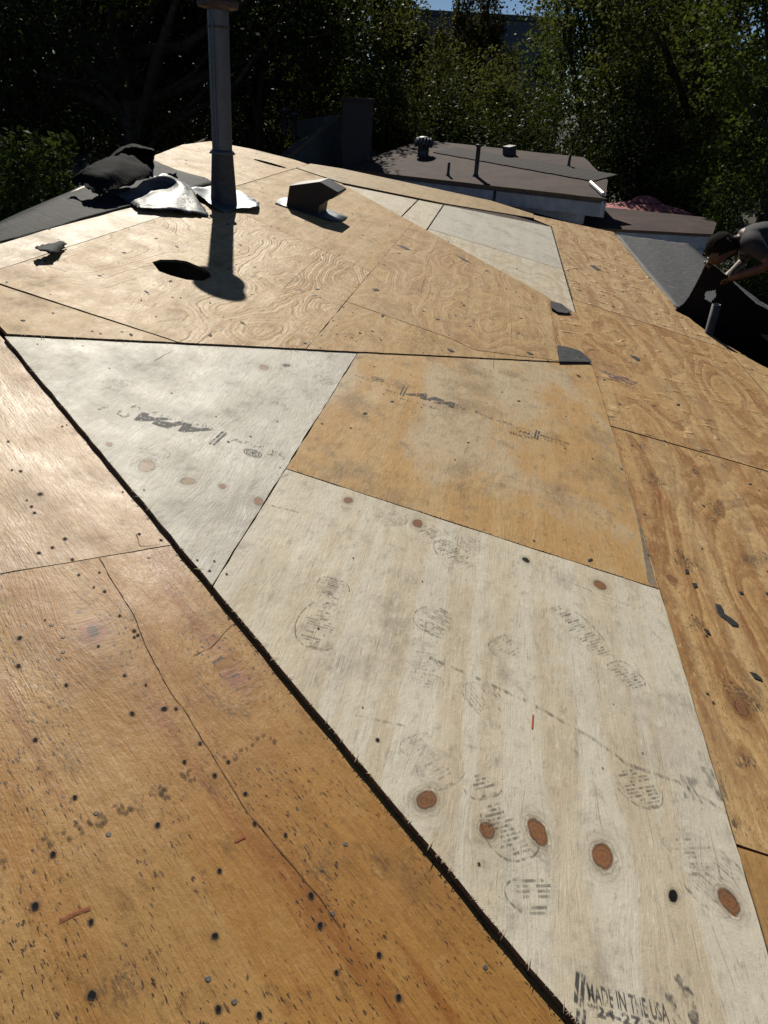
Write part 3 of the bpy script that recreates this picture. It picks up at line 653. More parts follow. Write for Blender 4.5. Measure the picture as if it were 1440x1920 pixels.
# black marks of boot on the amber strip
for x, y in Z(0, 1000, 2.88, [(862, 1365), (880, 1385), (870, 1400), (890, 1378), (985, 1300), (1000, 1315), (1015, 1300), (1030, 1330), (1050, 1325), (1020, 1280), (905, 1420), (875, 1412)]) + Z(0, 1440, 2.88, [(620, 200), (640, 215), (660, 205), (680, 240), (700, 215), (715, 220), (650, 235), (480, 290), (490, 300), (540, 250), (560, 260), (570, 285), (550, 300), (525, 305), (410, 300), (430, 320), (445, 345), (345, 345), (375, 380), (240, 375), (265, 395), (275, 415), (12, 500), (25, 530)]) + Z(400, 1000, 2.88, [(60, 1205), (75, 1230), (120, 1215), (150, 1165), (180, 1160), (210, 1140), (240, 1105), (270, 1090), (330, 1120), (310, 1100)]):
    put_mark('a2', spot_me, 'dirt_spot', x, y, .0048*rnd.uniform(.7, 1.3), .0062*rnd.uniform(.8, 1.4), rot=rnd.uniform(0, 3))
# splinters along the sawn edges
spl = simple('splinter_wood', (.5, .40, .26), .8, .35, 50)
def splinters(key, a, b, side, cnt, seed, lmax=.02):
    rg = random.Random(seed); o, fr, wt, c = sheets[key]; a = np.array(a); b = np.array(b); d = b-a; L_ = np.linalg.norm(d); d /= L_; nn = np.array([-d[1], d[0]])*side
    V = []; Fc = []
    for i in range(cnt):
        s = rg.random()**1.0*L_; p = a+d*s; ln = rg.uniform(.003, lmax)*(1 if rg.random() < .9 else 2.4); wd = rg.uniform(.0005, .0014); an = rg.gauss(0, .5)
        e = p + (nn*math.cos(an)+d*math.sin(an))*ln*.6; st = p - (nn*math.cos(an)+d*math.sin(an))*ln*.9
        k = len(V); z = .0004+rg.random()*.001; up = rg.uniform(-.002, .002)
        V += [(st[0]-c[0], st[1]-c[1], z), (p[0]+d[0]*wd-c[0], p[1]+d[1]*wd-c[1], z+.0012), (p[0]-d[0]*wd-c[0], p[1]-d[1]*wd-c[1], z+.0012), (e[0]-c[0], e[1]-c[1], z+up)]
        Fc += [(k, k+1, k+2), (k+1, k+3, k+2)]
    ob = mesh('splinters', V, Fc, spl, o, mw=fr.mat(c[0], c[1], wt)); ob['kind'] = 'stuff'
splinters('b3', (-.312, L1(-.312)), (.87, L1(.87)), -1, 170, 1, .010)
splinters('b1', (-1.36, L1(-1.36)), (-.318, L1(-.318)), -1, 90, 2, .010)
splinters('s1b', (-.91, L2(-.91)), (-.51, L2(-.51)), -1, 40, 3, .008)
splinters('s2a', (-.51, L2(-.51)), (.66, L2(.66)), -1, 70, 4, .008)
splinters('s1a', (-1.37, L2(-1.37)), (-.93, L2(-.93)), -1, 30, 5, .007)
splinters('b2', (-.312, 1.945), (.87, 1.945), -1, 90, 6, .006)

# ------------------------------------------------------------------ roofing felt
def felt_mat(name, base=(.016, .017, .02), rough=.75, streak=.2, spec=.15):
    N = NT(name); co = N.obj(); s = N.sep(co)
    f = N.noise(co, 14, 5, .6, .6); st = N.noise(N.vec(N.mul(s[0], 3), N.mul(s[1], 9), s[2]), 2.2, 4, .6, 1.2)
    c = N.mix(N.mul(N.step(st, .55, .68), streak), N.mix(f, tuple(x*.6 for x in base), tuple(x*1.5 for x in base)), (.16, .165, .175))
    nm = N.bump(N.noise(co, 400, 2), .0006, .6); nm = N.bump(N.noise(co, 9, 3, .5, .8), .012, .8, nm)
    N.bsdf(c, rough, nm, 0, spec); return N.m
felt = felt_mat('roofing_felt'); feltc = felt_mat('felt_crumpled', (.010, .0105, .012), .85, .06, .05); felt_shiny = felt_mat('felt_sheen', (.085, .09, .10), .52, .35, .5); feltg = felt_mat('felt_grey', (.045, .048, .054), .7, .5, .25)
def cr(p0, p1, p2, p3, t): return .5*((2*p1)+(-p0+p2)*t+(2*p0-5*p1+4*p2-p3)*t*t+(-p0+3*p1-3*p2+p3)*t**3)
def cr_row(pts, k):
    pts = [np.array(p, float) for p in pts]; out = []
    e = [2*pts[0]-pts[1]] + pts + [2*pts[-1]-pts[-2]]
    for i in range(len(pts)-1):
        for j in range(k): out.append(cr(e[i], e[i+1], e[i+2], e[i+3], j/k))
    out.append(pts[-1]); return out
def sheet_from(name, rows, mat, k=6, noise=.006, rag=.006, th=.002, seed=0, cut=None, parent=None):
    rg = np.random.RandomState(seed)
    r1 = [cr_row(r, k) for r in rows]; cols_ = list(zip(*r1)); g = [cr_row(list(c), k) for c in cols_]
    nu, nv = len(g), len(g[0]); G = np.array(g)
    ph = rg.rand(6)*6
    for i in range(nu):
        for j in range(nv):
            q = noise*(math.sin(i*.9+ph[0]+j*.35)+.7*math.sin(j*1.1+ph[1]-i*.5)+.5*math.sin(i*2.1+j*1.7+ph[2]))
            G[i, j] += nV*q
            if i in (0, nu-1) or j in (0, nv-1): G[i, j] += rg.uniform(-rag, rag, 3)
    V = [tuple(G[i, j]) for i in range(nu) for j in range(nv)]; Fc = []
    for i in range(nu-1):
        for j in range(nv-1):
            q = (i*nv+j, (i+1)*nv+j, (i+1)*nv+j+1, i*nv+j+1)
            if cut is not None:
                ce = sum(np.array(V[a]) for a in q)/4
                if cut(ce): continue
            Fc.append(q)
    ce = np.mean(np.array(V), axis=0); V = [tuple(np.array(p)-ce) for p in V]
    o = mesh(name, V, Fc, mat, parent, True, Matrix.Translation(Vector(ce)))
    md = o.modifiers.new('thick', 'SOLIDIFY'); md.thickness = th; md.offset = 0
    return o
def pw(x, y, w=0):
    u, v = P.px(x, y, w); return P.p(u, v, w)
# flat felt over the ridge on the left
rows = []
def ridge_u(v): return -1.93-.169*(v-2.68)
for v0 in (2.62, 3.4, 4.3, 5.2, 5.75):
    ru = ridge_u(v0); rows.append([P.p(ru-.12, v0, -.045), P.p(ru-.01, v0, .012), P.p(ru*.5-.96, v0, .011), P.p(-1.915, v0, .011)] if v0 > 3 else [P.p(-2.07, 2.85, -.05), P.p(-1.99, 2.9, .012), P.p(-1.95, 2.72, .012), P.p(-1.90, 2.62, .012)])
tag(sheet_from('roofing_felt', rows, felt, 5, .0025, .004, seed=2), 'flat dark roofing felt laid along the ridge left of the flue pipe', 'felt')
rows = [[pw(128, 332, .10), pw(172, 311, .15), pw(214, 291, .17), pw(246, 291, .16)],
        [pw(142, 343, .07), pw(186, 328, .14), pw(236, 316, .15), pw(285, 322, .11)],
        [pw(163, 350, .09), pw(188, 366, .06), pw(226, 352, .09), pw(272, 336, .09)]]
tag(sheet_from('crumpled_felt', rows, feltc, 6, .004, .010, seed=3), 'crumpled torn black felt heaped on the flat felt by the ridge', 'felt')
dd = deck_depth(285, 318)
rows = [[at(198, 312, dd-.45), at(238, 315, dd-.15), at(268, 316, dd-.03), at(287, 313, dd)],
        [at(196, 307, dd-.35), at(233, 290, dd-.02), at(262, 286, dd+.12), at(289, 297, dd+.12)],
        [at(192, 305, dd-.42), at(229, 276, dd-.12), at(256, 271, dd+.02), at(290, 281, dd+.02)],
        [at(193, 307, dd-.55), at(230, 281, dd-.30), at(257, 276, dd-.18), at(289, 285, dd-.16)]]
tag(sheet_from('curled_felt', rows, feltc, 6, .003, .006, seed=4), 'curled arch of black felt standing open behind the crumpled felt', 'felt')
rows = [[pw(215, 365, .03), pw(262, 345, .06), pw(300, 326, .10), pw(328, 334, .07)],
        [pw(240, 377, .02), pw(300, 351, .03), pw(336, 342, .08), pw(352, 347, .05)],
        [pw(256, 387, .03), pw(305, 366, .05), pw(350, 364, .06), pw(372, 374, .04)],
        [pw(258, 390, .03), pw(308, 393, .035), pw(355, 398, .03), pw(393, 406, .012)]]
tag(sheet_from('felt_flap', rows, felt_shiny, 6, .003, .006, seed=5), 'bright silvery felt flap folded towards the flue pipe', 'felt')
rows = [[pw(303, 329, .06), pw(318, 325, .07), pw(332, 323, .06)], [pw(305, 337, .01), pw(318, 334, .04), pw(332, 335, .02)], [pw(312, 342, .01), pw(322, 340, .01), pw(333, 341, .01)]]
tag(sheet_from('felt_scrap', rows, felt, 4, .004, .008, seed=6), 'small dark scrap of felt standing up beside the silvery flap', 'felt scrap')
rows = [[pw(66, 463, .045), pw(84, 459, .042), pw(108, 453, .035), pw(126, 456, .022)], [pw(70, 468, .05), pw(88, 466, .05), pw(108, 466, .035), pw(122, 462, .02)], [pw(76, 470, .045), pw(92, 472, .045), pw(106, 475, .03), pw(114, 468, .02)]]
tag(sheet_from('felt_scrap', rows, felt, 4, .0008, .006, seed=7), 'jagged grey scrap of felt lying alone on pale plywood', 'felt scrap')
for key, pts, lab in [('d2', [(1031, 568), (1052, 573), (1070, 588), (1060, 590), (1044, 588), (1033, 581)], 'small dark felt triangle at the tip of the pale plywood wedge'),
                      ('d2', [(1044, 652), (1062, 655), (1085, 662), (1100, 673), (1108, 682), (1075, 682), (1047, 682)], 'dark felt triangle at the corner of the amber plywood sheet')]:
    pr = [np.array(P.px(*q)) for q in pts]; ce = sum(pr)/len(pr); n_ = len(pr)
    V = [(q[0]-ce[0], q[1]-ce[1], 0) for q in pr] + [(q[0]-ce[0], q[1]-ce[1], .004+.004*rnd.random()) for q in pr]
    tag(mesh('felt_triangle', V, [(i, (i+1) % n_, n_+(i+1) % n_, n_+i) for i in range(n_)]+[tuple(range(n_, 2*n_)), tuple(range(n_-1, -1, -1))], feltg, None, False, P.mat(ce[0], ce[1], .008)), lab, 'felt scrap')

# ------------------------------------------------------------------ flue pipe
galv_n = NT('galvanised_steel'); _co = galv_n.obj(); _s = galv_n.sep(_co)
_st = galv_n.noise(galv_n.vec(galv_n.mul(_s[0], 9), galv_n.mul(_s[1], 9), galv_n.mul(_s[2], 2.5)), 1, 4, .6)
_sp = galv_n.noise(_co, 45, 3)
galv_n.bsdf(galv_n.mix(galv_n.step(_st, .4, .7), (.125, .14, .16), (.09, .10, .115)), galv_n.step(_sp, .3, .7, .42, .6), galv_n.bump(_sp, .001, .3), .6, .5)
galv = galv_n.m
rust_n = NT('rusty_collar'); _f = rust_n.noise(rust_n.obj(), 30, 5, .65)
rust_n.bsdf(rust_n.mix(rust_n.step(_f, .4, .6), (.07, .04, .035), (.09, .085, .085)), .7, rust_n.bump(_f, .001), .3, .4); rust = rust_n.m
dkm = simple('dark_steel', (.05, .055, .06), .5, .25, 30, .0004, .2)
pb = pw(420, 384); axb = pb - EYE
def z_at(y, x0=418):                        # height on the pipe axis seen at photo row y
    lo, hi = -1.0, 3.0
    for _ in range(50):
        m = (lo+hi)/2; q = pb + np.array([0, 0, m])
        if proj(q)[1] > y: lo = m
        else: hi = m
    return lo
fl = thing('flue_pipe', 'tall galvanised flue pipe with cap rising from the plywood deck', 'flue pipe', tuple(pb))
mwP = Matrix.Translation(Vector(pb)) @ Matrix.Rotation(math.radians(1.2), 4, 'Y')
zc, zt = z_at(284), z_at(16)
v, f = lathe([(.064, zc-.05), (.064, zt+.03)], 28); mesh('pipe', v, f, galv, fl, True, mwP)
v, f = lathe([(.0655, zt-.10), (.0675, zt-.098), (.0675, zt-.09), (.0655, zt-.088)], 28); mesh('joint_band', v, f, rust, fl, True, mwP)
v, f = boxv((-.02, -.066, (zc+zt)/2), (.008, .006, zt-zc-.12)); mesh('pipe_seam', v, f, galv, fl, False, mwP)
v, f = lathe([(.0001, zc+.012), (.066, zc+.012), (.085, zc-.012), (.083, zc-.014), (.066, zc+.004)], 28); mesh('storm_collar', v, f, galv, fl, True, mwP)
v, f = lathe([(.068, zc), (.074, zc-.10), (.088, .01), (.096, -.02)], 28); mesh('cone_flashing', v, f, dkm, fl, True, mwP)  # cone sits in shade; that shade is put into its darker steel colour
cp = [(.07, zt-.005), (.118, zt+.004), (.122, zt+.012), (.122, zt+.034), (.112, zt+.038), (.112, zt+.12), (.124, zt+.124), (.124, zt+.135), (.06, zt+.17), (.0001, zt+.175)]
v, f = lathe(cp, 32); cap = mesh('cap', v, f, rust, fl, False, mwP)
parts = []
for k in range(32):
    a = 2*math.pi*k/32; x, y = .1135*math.cos(a), .1135*math.sin(a); parts.append(tube([(x, y, zt+.036), (x, y, zt+.122)], [.003, .003], 5))
v, f = join(parts); mesh('louvre_bars', v, f, dkm, cap, False, mwP)
rows = [[pw(350, 354, .05), pw(390, 350, .02), pw(430, 350, .01), pw(452, 360, .015)], [pw(365, 362, .04), pw(395, 368, .02), pw(435, 372, .02), pw(470, 371, .02)],
        [pw(385, 374, .03), pw(402, 386, .03), pw(440, 388, .02), pw(486, 378, .03)], [pw(396, 384, .02), pw(415, 396, .015), pw(445, 393, .02), pw(484, 386, .05)]]
sf = sheet_from('base_flashing', rows, galv, 5, .003, .004, .0015, 9); sf.parent = fl; sf.matrix_parent_inverse = pmat(fl).inverted()

# ------------------------------------------------------------------ hooded roof vent
vb = P.p(-1.2, 5.86, .006)
vt = thing('roof_vent', 'black hooded metal roof vent on the plywood beside flue pipe', 'vent', tuple(vb))
mwV = P.mat(-1.2, 5.86, .006)
prof = [(-.17, 0), (-.175, .145), (.035, .235), (.185, .205), (.19, .195), (.15, .145), (.13, .14), (.07, .075), (.075, 0)]
blk = simple('black_vent_paint', (.010, .0105, .012), .5, .25, 25, .0003, .1)
n_ = len(prof); V = [(x, -.14, z) for x, z in prof] + [(x, .16, z) for x, z in prof]
Fc = [tuple(range(n_)), tuple(range(2*n_-1, n_-1, -1))] + [(i, n_+i, n_+(i+1) % n_, (i+1) % n_) for i in range(n_)]
hd = mesh('hood', V, Fc, blk, vt, False, mwV)
b = hd.modifiers.new('bev', 'BEVEL'); b.width = .004; b.segments = 2
rows = [[P.p(-1.46, 6.08, .009), P.p(-1.2, 6.1, .009), P.p(-.96, 6.06, .012)], [P.p(-1.47, 5.86, .009), P.p(-1.2, 5.86, .009), P.p(-.95, 5.86, .014)], [P.p(-1.44, 5.66, .009), P.p(-1.2, 5.66, .009), P.p(-.99, 5.68, .02)]]
sf = sheet_from('flange', rows, galv, 3, .0006, .002, .0012, 10); sf.parent = vt; sf.matrix_parent_inverse = pmat(vt).inverted()

# ------------------------------------------------------------------ right slope: felt, roll flap, vent pipe
def rw(x, y, w=.006): u, v = R.px(x, y, w); return R.p(u, v, w)
FL = [((.0, 10.92), (.965, 10.92)), ((.0, 10.2), (.968, 10.2)), ((.01, 9.0), (.968, 9.0)), ((.015, 7.8), (.968, 7.7)), ((.03, 6.78), (.968, 6.58))]
rows = [[R.p(a[0]+(b[0]-a[0])*k/3, a[1]+(b[1]-a[1])*k/3, .006) for k in range(4)] for a, b in FL]
tag(sheet_from('roofing_felt', rows, feltg, 5, .002, .003, seed=12), 'grey streaked felt strip laid past the right edge of plywood', 'felt')  # same felt under open sky, that light put into a greyer base
fx = [[(1266, 580, 6.30), (1300, 622, 6.20), (1352, 662, 6.12), (1400, 692, 6.05), (1470, 720, 5.95)],
      [(1284, 566, 6.26), (1318, 588, 6.16), (1362, 612, 6.08), (1402, 648, 6.02), (1470, 692, 5.92)],
      [(1304, 534, 6.18), (1332, 548, 6.08), (1368, 568, 6.02), (1406, 602, 5.97), (1470, 645, 5.90)],
      [(1326, 488, 6.10), (1345, 502, 6.02), (1370, 524, 5.97), (1410, 562, 5.94), (1470, 600, 5.88)]]
pc = [(1322, 548), (1342, 543), (1343, 556), (1333, 566), (1322, 562)]
rows = [[at(*q) for q in r] for r in fx]
flap_felt = felt_mat('felt_shaded', (.007, .007, .008), .8, .05, .1)  # shaded face of the lifted felt: shade put into a blacker base
tag(sheet_from('lifted_felt', rows, flap_felt, 16, .001, .002, seed=13, cut=lambda p: inside(pc, proj(p))), 'black felt sheet lifted off the roof in the crouching worker\'s hands', 'felt')
q0 = at(1325, 640, 5.86); q1 = at(1326, 561, 5.86); q1[:2] = q0[:2]
vp = thing('vent_pipe', 'short grey plumbing vent pipe in front of the lifted black felt', 'vent pipe', tuple(q0))
v, f = lathe([(.034, -.55), (.034, q1[2]-q0[2]), (.028, q1[2]-q0[2]), (.028, q1[2]-q0[2]-.15)], 18); mesh('pipe', v, f, simple('grey_pvc', (.045, .05, .06), .6), vp, True, Matrix.Translation(Vector(q0)))
v, f = lathe([(.035, -.42), (.06, -.50), (.14, -.57)], 18); mesh('boot_flashing', v, f, dkm, vp, True, Matrix.Translation(Vector(q0)))

# ------------------------------------------------------------------ person, bent over the felt
def skin_mesh(name, verts, edges, rad, root=0, sub=2):
    me = bpy.data.meshes.new(name); me.from_pydata([tuple(v) for v in verts], edges, [])
    o = bpy.data.objects.new(name, me); col.objects.link(o)
    sk = o.modifiers.new('skin', 'SKIN'); sk.use_smooth_shade = True
    if not me.skin_vertices: me.attributes
    for i, r in enumerate(rad):
        r = r if isinstance(r, tuple) else (r, r); me.skin_vertices[0].data[i].radius = r; me.skin_vertices[0].data[i].use_root = (i == root)
    ss = o.modifiers.new('sub', 'SUBSURF'); ss.levels = sub; ss.render_levels = sub
    dg = bpy.context.evaluated_depsgraph_get(); m2 = bpy.data.meshes.new_from_object(o.evaluated_get(dg))
    bpy.data.objects.remove(o); return m2
D0 = 5.95
J = {}; 
def jn(n, x, y, d, r): J[n] = (at(x, y, d), r)
jn('hip', 1530, 478, D0, .15); jn('waist', 1496, 452, D0, .135); jn('chest', 1440, 447, D0, .155); jn('upper', 1405, 452, D0, .125); jn('neck', 1386, 456, D0, .062)
jn('head', 1356, 462, D0, .098); jn('face', 1342, 480, D0-.01, .085); jn('chin', 1338, 497, D0, .05)
jn('shN', 1412, 456, D0-.18, .075); jn('elN', 1446, 496, D0-.26, .045); jn('wrN', 1388, 516, D0-.12, .03); jn('haN', 1374, 521, D0-.05, .034)
jn('shF', 1404, 452, D0+.18, .075); jn('elF', 1392, 492, D0+.28, .043); jn('wrF', 1374, 508, D0+.16, .03); jn('haF', 1368, 516, D0+.12, .034)
jn('hpN', 1535, 496, D0-.1, .105); jn('knN', 1462, 572, D0-.2, .068); jn('hpF', 1532, 492, D0+.1, .105); jn('knF', 1490, 590, D0+.2, .068)
for nm, x, y, kn in (('N', 1500, 672, 'knN'), ('F', 1545, 668, 'knF')):
    q = R.p(*R.px(x, y, .015), .015); J['an'+nm] = (q+np.array([0, 0, .08]), .045); J['ft'+nm] = (q+np.array([-.17, -.02, .035+.03]), .036); J['to'+nm] = (q+np.array([-.23, -.02, .03+.04]), .03)
names = list(J); ix = {k: i for i, k in enumerate(names)}
E_ = [('hip', 'waist'), ('waist', 'chest'), ('chest', 'upper'), ('upper', 'neck'), ('neck', 'head'), ('head', 'face'), ('face', 'chin'), ('upper', 'shN'), ('shN', 'elN'), ('elN', 'wrN'), ('wrN', 'haN'),
      ('upper', 'shF'), ('shF', 'elF'), ('elF', 'wrF'), ('wrF', 'haF'), ('hip', 'hpN'), ('hpN', 'knN'), ('knN', 'anN'), ('anN', 'ftN'), ('ftN', 'toN'), ('hip', 'hpF'), ('hpF', 'knF'), ('knF', 'anF'), ('anF', 'ftF'), ('ftF', 'toF')]
V = [J[k][0] for k in names]; rad = [J[k][1] for k in names]; Eg = [(ix[a], ix[b]) for a, b in E_]
for hn, wr in (('haN', 'wrN'), ('haF', 'wrF')):        # five fingers closing on the felt edge
    h = J[hn][0]; d = h-J[wr][0]; d /= np.linalg.norm(d); sdv = np.cross(d, [0, 0, 1.]); sdv /= np.linalg.norm(sdv)
    for k in range(5):
        if k < 4:
            b0 = h + d*.045 + sdv*(-.027+.018*k); l_ = (.034, .04, .038, .03)[k]
            b1 = b0 + d*l_; b2 = b1 + d*l_*.3 - np.array([0, 0, .028])
        else:
            b0 = h + sdv*.04 + d*.005; b1 = b0 + sdv*.02 + d*.025; b2 = b1 + d*.025 - np.array([0, 0, .012])
        i0 = len(V); V += [b0, b1, b2]; rad += [.0095, .0085, .0075]; Eg += [(ix[hn], i0), (i0, i0+1), (i0+1, i0+2)]
c0 = (J['anN'][0]+J['anF'][0])/2; c0[2] -= .08
bme = skin_mesh('body', [np.array(p)-c0 for p in V], Eg, rad, 0, 2)
skin_m = simple('skin', (.085, .04, .026), .55, .15, 20); shirt = simple('grey_shirt', (.022, .024, .031), .85, .25, 12, .002); jeans = simple('blue_jeans', (.05, .075, .12), .85, .3, 30, .001); shoe = simple('brown_boot', (.05, .035, .025), .7)
for m_ in (skin_m, shirt, jeans, shoe): bme.materials.append(m_)
segs = []
for a, b in E_:
    mt = 0
    if (a, b) in (('hip', 'waist'), ('waist', 'chest'), ('chest', 'upper'), ('upper', 'shN'), ('upper', 'shF'), ('shN', 'elN'), ('shF', 'elF')): mt = 1
    if a in ('hip', 'hpN', 'hpF', 'knN', 'knF') and b != 'waist': mt = 2
    if a in ('anN', 'anF', 'ftN', 'ftF'): mt = 3
    segs.append((J[a][0]-c0, J[b][0]-c0, mt, (a, b)))
for p in bme.polygons:
    c = np.array(p.center); best = None
    for a, b, mt, nm in segs:
        t = max(0, min(1, ((c-a)@(b-a))/((b-a)@(b-a)))); d = np.linalg.norm(c-a-t*(b-a))
        if best is None or d < best[0]: best = (d, mt, nm, t)
    mt = best[1]
    if best[2] in (('shN', 'elN'), ('shF', 'elF')) and best[3] > .72: mt = 0
    if best[2] == ('upper', 'neck') and best[3] < .35: mt = 1
    p.material_index = mt
bme.polygons.foreach_set('use_smooth', [True]*len(bme.polygons))
per = mobj('person', bme, None, None, mw=Matrix.Translation(Vector(c0)))
tag(per, 'person in grey T-shirt bent over at the waist lifting black felt', 'person')
# hair, ears, nose, eyes
hc = J['head'][0]; fdir = J['face'][0]-J['head'][0]; fdir /= np.linalg.norm(fdir); ndir = J['head'][0]-J['neck'][0]; ndir /= np.linalg.norm(ndir)
side = np.cross(fdir, ndir); side /= np.linalg.norm(side); upd = np.cross(side, fdir)
if upd@ndir < 0: upd = -upd
rg = np.random.RandomState(3); hv = []; hf = []
nu, nv = 22, 14
for i in range(nv+1):
    for k in range(nu):
        th = math.pi*i/nv*.70; ph = 2*math.pi*k/nu
        ax = -fdir*.55+upd*.83; ax /= np.linalg.norm(ax); s2 = np.cross(side, ax)
        r = .128*(1+.03*rg.randn())
        hv.append(hc + fdir*.02 + (ax*math.cos(th) + (side*math.cos(ph)*.86+s2*math.sin(ph))*math.sin(th))*r - c0)
for i in range(nv):
    for k in range(nu): hf.append((i*nu+k, i*nu+(k+1) % nu, (i+1)*nu+(k+1) % nu, (i+1)*nu+k))
mesh('hair', hv, hf, simple('dark_hair', (.010, .008, .007), .9, .4, 60, .004, 0, .08), per, True, Matrix.Translation(Vector(c0)))
fc = J['face'][0]
v, f = tube([fc+fdir*.075+upd*.03, fc+fdir*.105+upd*.005, fc+fdir*.11-upd*.01, fc+fdir*.08-upd*.015], [.008, .014, .015, .01], 8)
mesh('nose', [p-c0 for p in v], f, skin_m, per, True, Matrix.Translation(Vector(c0)))
for s in (-1, 1):
    v, f = tube([hc+side*s*.088+upd*.03, hc+side*s*.103+upd*.012, hc+side*s*.1-upd*.02, hc+side*s*.086-upd*.03], [.008, .013, .012, .006], 7)
    mesh('ear', [p-c0 for p in v], f, skin_m, per, True, Matrix.Translation(Vector(c0)))
    v, f = lathe([(.0001, .012), (.008, .009), (.012, 0), (.008, -.009), (.0001, -.012)], 10)
    mesh('eye', [np.array(p)+fc+fdir*.078+side*s*.033+upd*.035-c0 for p in v], f, simple('eye', (.25, .24, .22), .3), per, True, Matrix.Translation(Vector(c0)))
# thin silver chain at the neck
nb = J['neck'][0]; nd = J['neck'][0]-J['upper'][0]; nd /= np.linalg.norm(nd); nx = np.cross(nd, [0, 0, 1.]); nx /= np.linalg.norm(nx); ny = np.cross(nd, nx)
pts = [nb - nd*.02 + (nx*math.cos(t)+ny*math.sin(t))*.072 for t in np.linspace(0, 2*math.pi, 25)]
v, f = tube(pts, [.004]*25, 6, False); mesh('neck_chain', [p-c0 for p in v], f, zinc, per, True, Matrix.Translation(Vector(c0)))

# ------------------------------------------------------------------ ground and neighbours
gm = simple('yard_ground', (.030, .030, .018), .95, .4, .6)
structure(mesh('ground', [(-400, -200, 0), (400, -200, 0), (400, 700, 0), (-400, 700, 0)], [(0, 1, 2, 3)], gm))

def shingle_mat(name, a, b, sc_=1.0):
    N = NT(name); o = N.sep(N.obj()); u, v = o[0], o[1]
    row = N.math('FLOOR', N.mul(v, 7*sc_)); fr_ = N.math('FRACT', N.mul(v, 7*sc_))
    tab = N.math('FLOOR', N.add(N.mul(u, 3.3*sc_), N.mul(row, .37)))
    rn = N.noise(N.vec(N.mul(tab, 13.7), N.mul(row, 7.3)), 1, 0)
    gr = N.noise(N.obj(), 60, 4, .7); wear = N.noise(N.obj(), 1.2, 4, .6)
    c = N.mix(N.step(rn, .35, .65), a, b); c = N.mix(N.mul(N.step(wear, .45, .7), .5), c, tuple(x*1.5 for x in b)); c = N.mix(N.mul(gr, .5), c, tuple(x*.5 for x in a))
    fu_ = N.math('FRACT', N.add(N.mul(u, 3.3*sc_), N.mul(row, .37)))
    gapm = N.math('MAXIMUM', N.step(fr_, .07, .02), N.step(fu_, .04, .015))
    c = N.mix(N.mul(gapm, .6), c, (.012, .01, .01))
    N.bsdf(c, .9, N.bump(N.add(fr_, N.mul(gr, .3)), .006, 1.0), 0, .3); return N.m
shin = shingle_mat('brown_shingle', (.060, .038, .034), (.095, .060, .052))
greysh = shingle_mat('grey_shingle', (.09, .095, .10), (.13, .135, .14))
fasc = simple('weathered_fascia', (.42, .44, .47), .8, .2, 4); wallw = simple('pale_siding', (.45, .46, .47), .85, .15, 5)

nh = thing('neighbour_house', 'neighbouring house with low brown shingle roof and pale fascia', 'house', (2.5, 15, 0))
class Fr2(Frame): pass
def plane_frame(a, b, c):                   # u along a->b, v towards c
    a, b, c = map(np.array, (a, b, c)); u = (b-a)/np.linalg.norm(b-a); v = c-a; v = v-u*(v@u); v /= np.linalg.norm(v); return Frame(a, u, v)
def atz(x, y, z): r = ray(x, y); return EYE + r*(z/r[2])
# upper roof: eave line, ridge line
e0, e1 = atz(655, 297, -1.3), atz(1135, 372, -1.3)
r0, r1 = atz(790, 262, -.9), atz(1095, 295, -.9)
UF = plane_frame(e0, e1, (r0+r1)/2)
def upx(x, y): return UF.px(x, y)
up_poly = [upx(640, 316), upx(1135, 372), upx(1140, 338), upx(1095, 295), upx(790, 262)]
ro, cU_ = slab('upper_roof', UF, up_poly, 0, .05, shin, nh, gap=0, jit=.01, step=.4)
a_, b_ = UF.p(*upx(640, 316)), UF.p(*upx(1135, 372))
def board(name, a, b, zt_, zb, th, mat, parent, off=0.0):
    a = np.array(a); b = np.array(b); d = b-a; d[2] = 0; d /= np.linalg.norm(d); nn = np.array([d[1], -d[0], 0])
    V = []
    for q in (a, b):
        for o_ in (off, off+th):
            for z in (zt_, zb): V.append(q + nn*o_ + np.array([0, 0, z]))
    return mesh(name, V, [(0, 1, 3, 2), (4, 6, 7, 5), (0, 4, 5, 1), (2, 3, 7, 6), (0, 2, 6, 4), (1, 5, 7, 3)], mat, parent)
board('fascia', a_, b_, -.052, -.30, .04, fasc, nh, -.06)
c_ = UF.p(*upx(1140, 338))
board('fascia', b_, c_, -.052, -.28, .04, fasc, nh, -.05)
board('drip_edge', a_, b_, -.05, -.085, .012, simple('drip_metal', (.09, .085, .085), .6), nh, -.015)
board('wall', a_+np.array([.15, .4, 0]), b_+np.array([-.25, .4, 0]), -.3, -2.9, .1, wallw, nh, -.1)
# short piece of pale metal gutter
g0, g1 = UF.p(*upx(1107, 346), .03), UF.p(*upx(1131, 368), .03)
v, f = tube([g0, g1], [.035, .035], 8); mesh('metal_gutter', v, f, simple('bright_gutter', (.6, .61, .62), .45, .1, 10, 0, .3), nh)
# long patch of darker shingles along the roof, tab by tab
pa = [upx(832, 282), upx(1135, 335)]; 
tabm = simple('patch_shingle', (.035, .028, .03), .95, .4, 9)
nt_ = 22
d_ = (np.array(pa[1])-np.array(pa[0])); dl = np.linalg.norm(d_); d_ /= dl; n2 = np.array([-d_[1], d_[0]])
for i in range(nt_):
    ce = np.array(pa[0]) + d_*(i+.5)*dl/nt_
    vv, ff = boxv((0, 0, .012), (dl/nt_*.94, .62+.015*math.sin(i*2.1), .012))
    m_ = UF.mat(ce[0], ce[1], 0) @ Matrix.Rotation(math.atan2(d_[1], d_[0]), 4, 'Z') @ Matrix.Rotation(.012, 4, 'Y')
    mesh('shingle', vv, ff, tabm, ro, mw=m_)
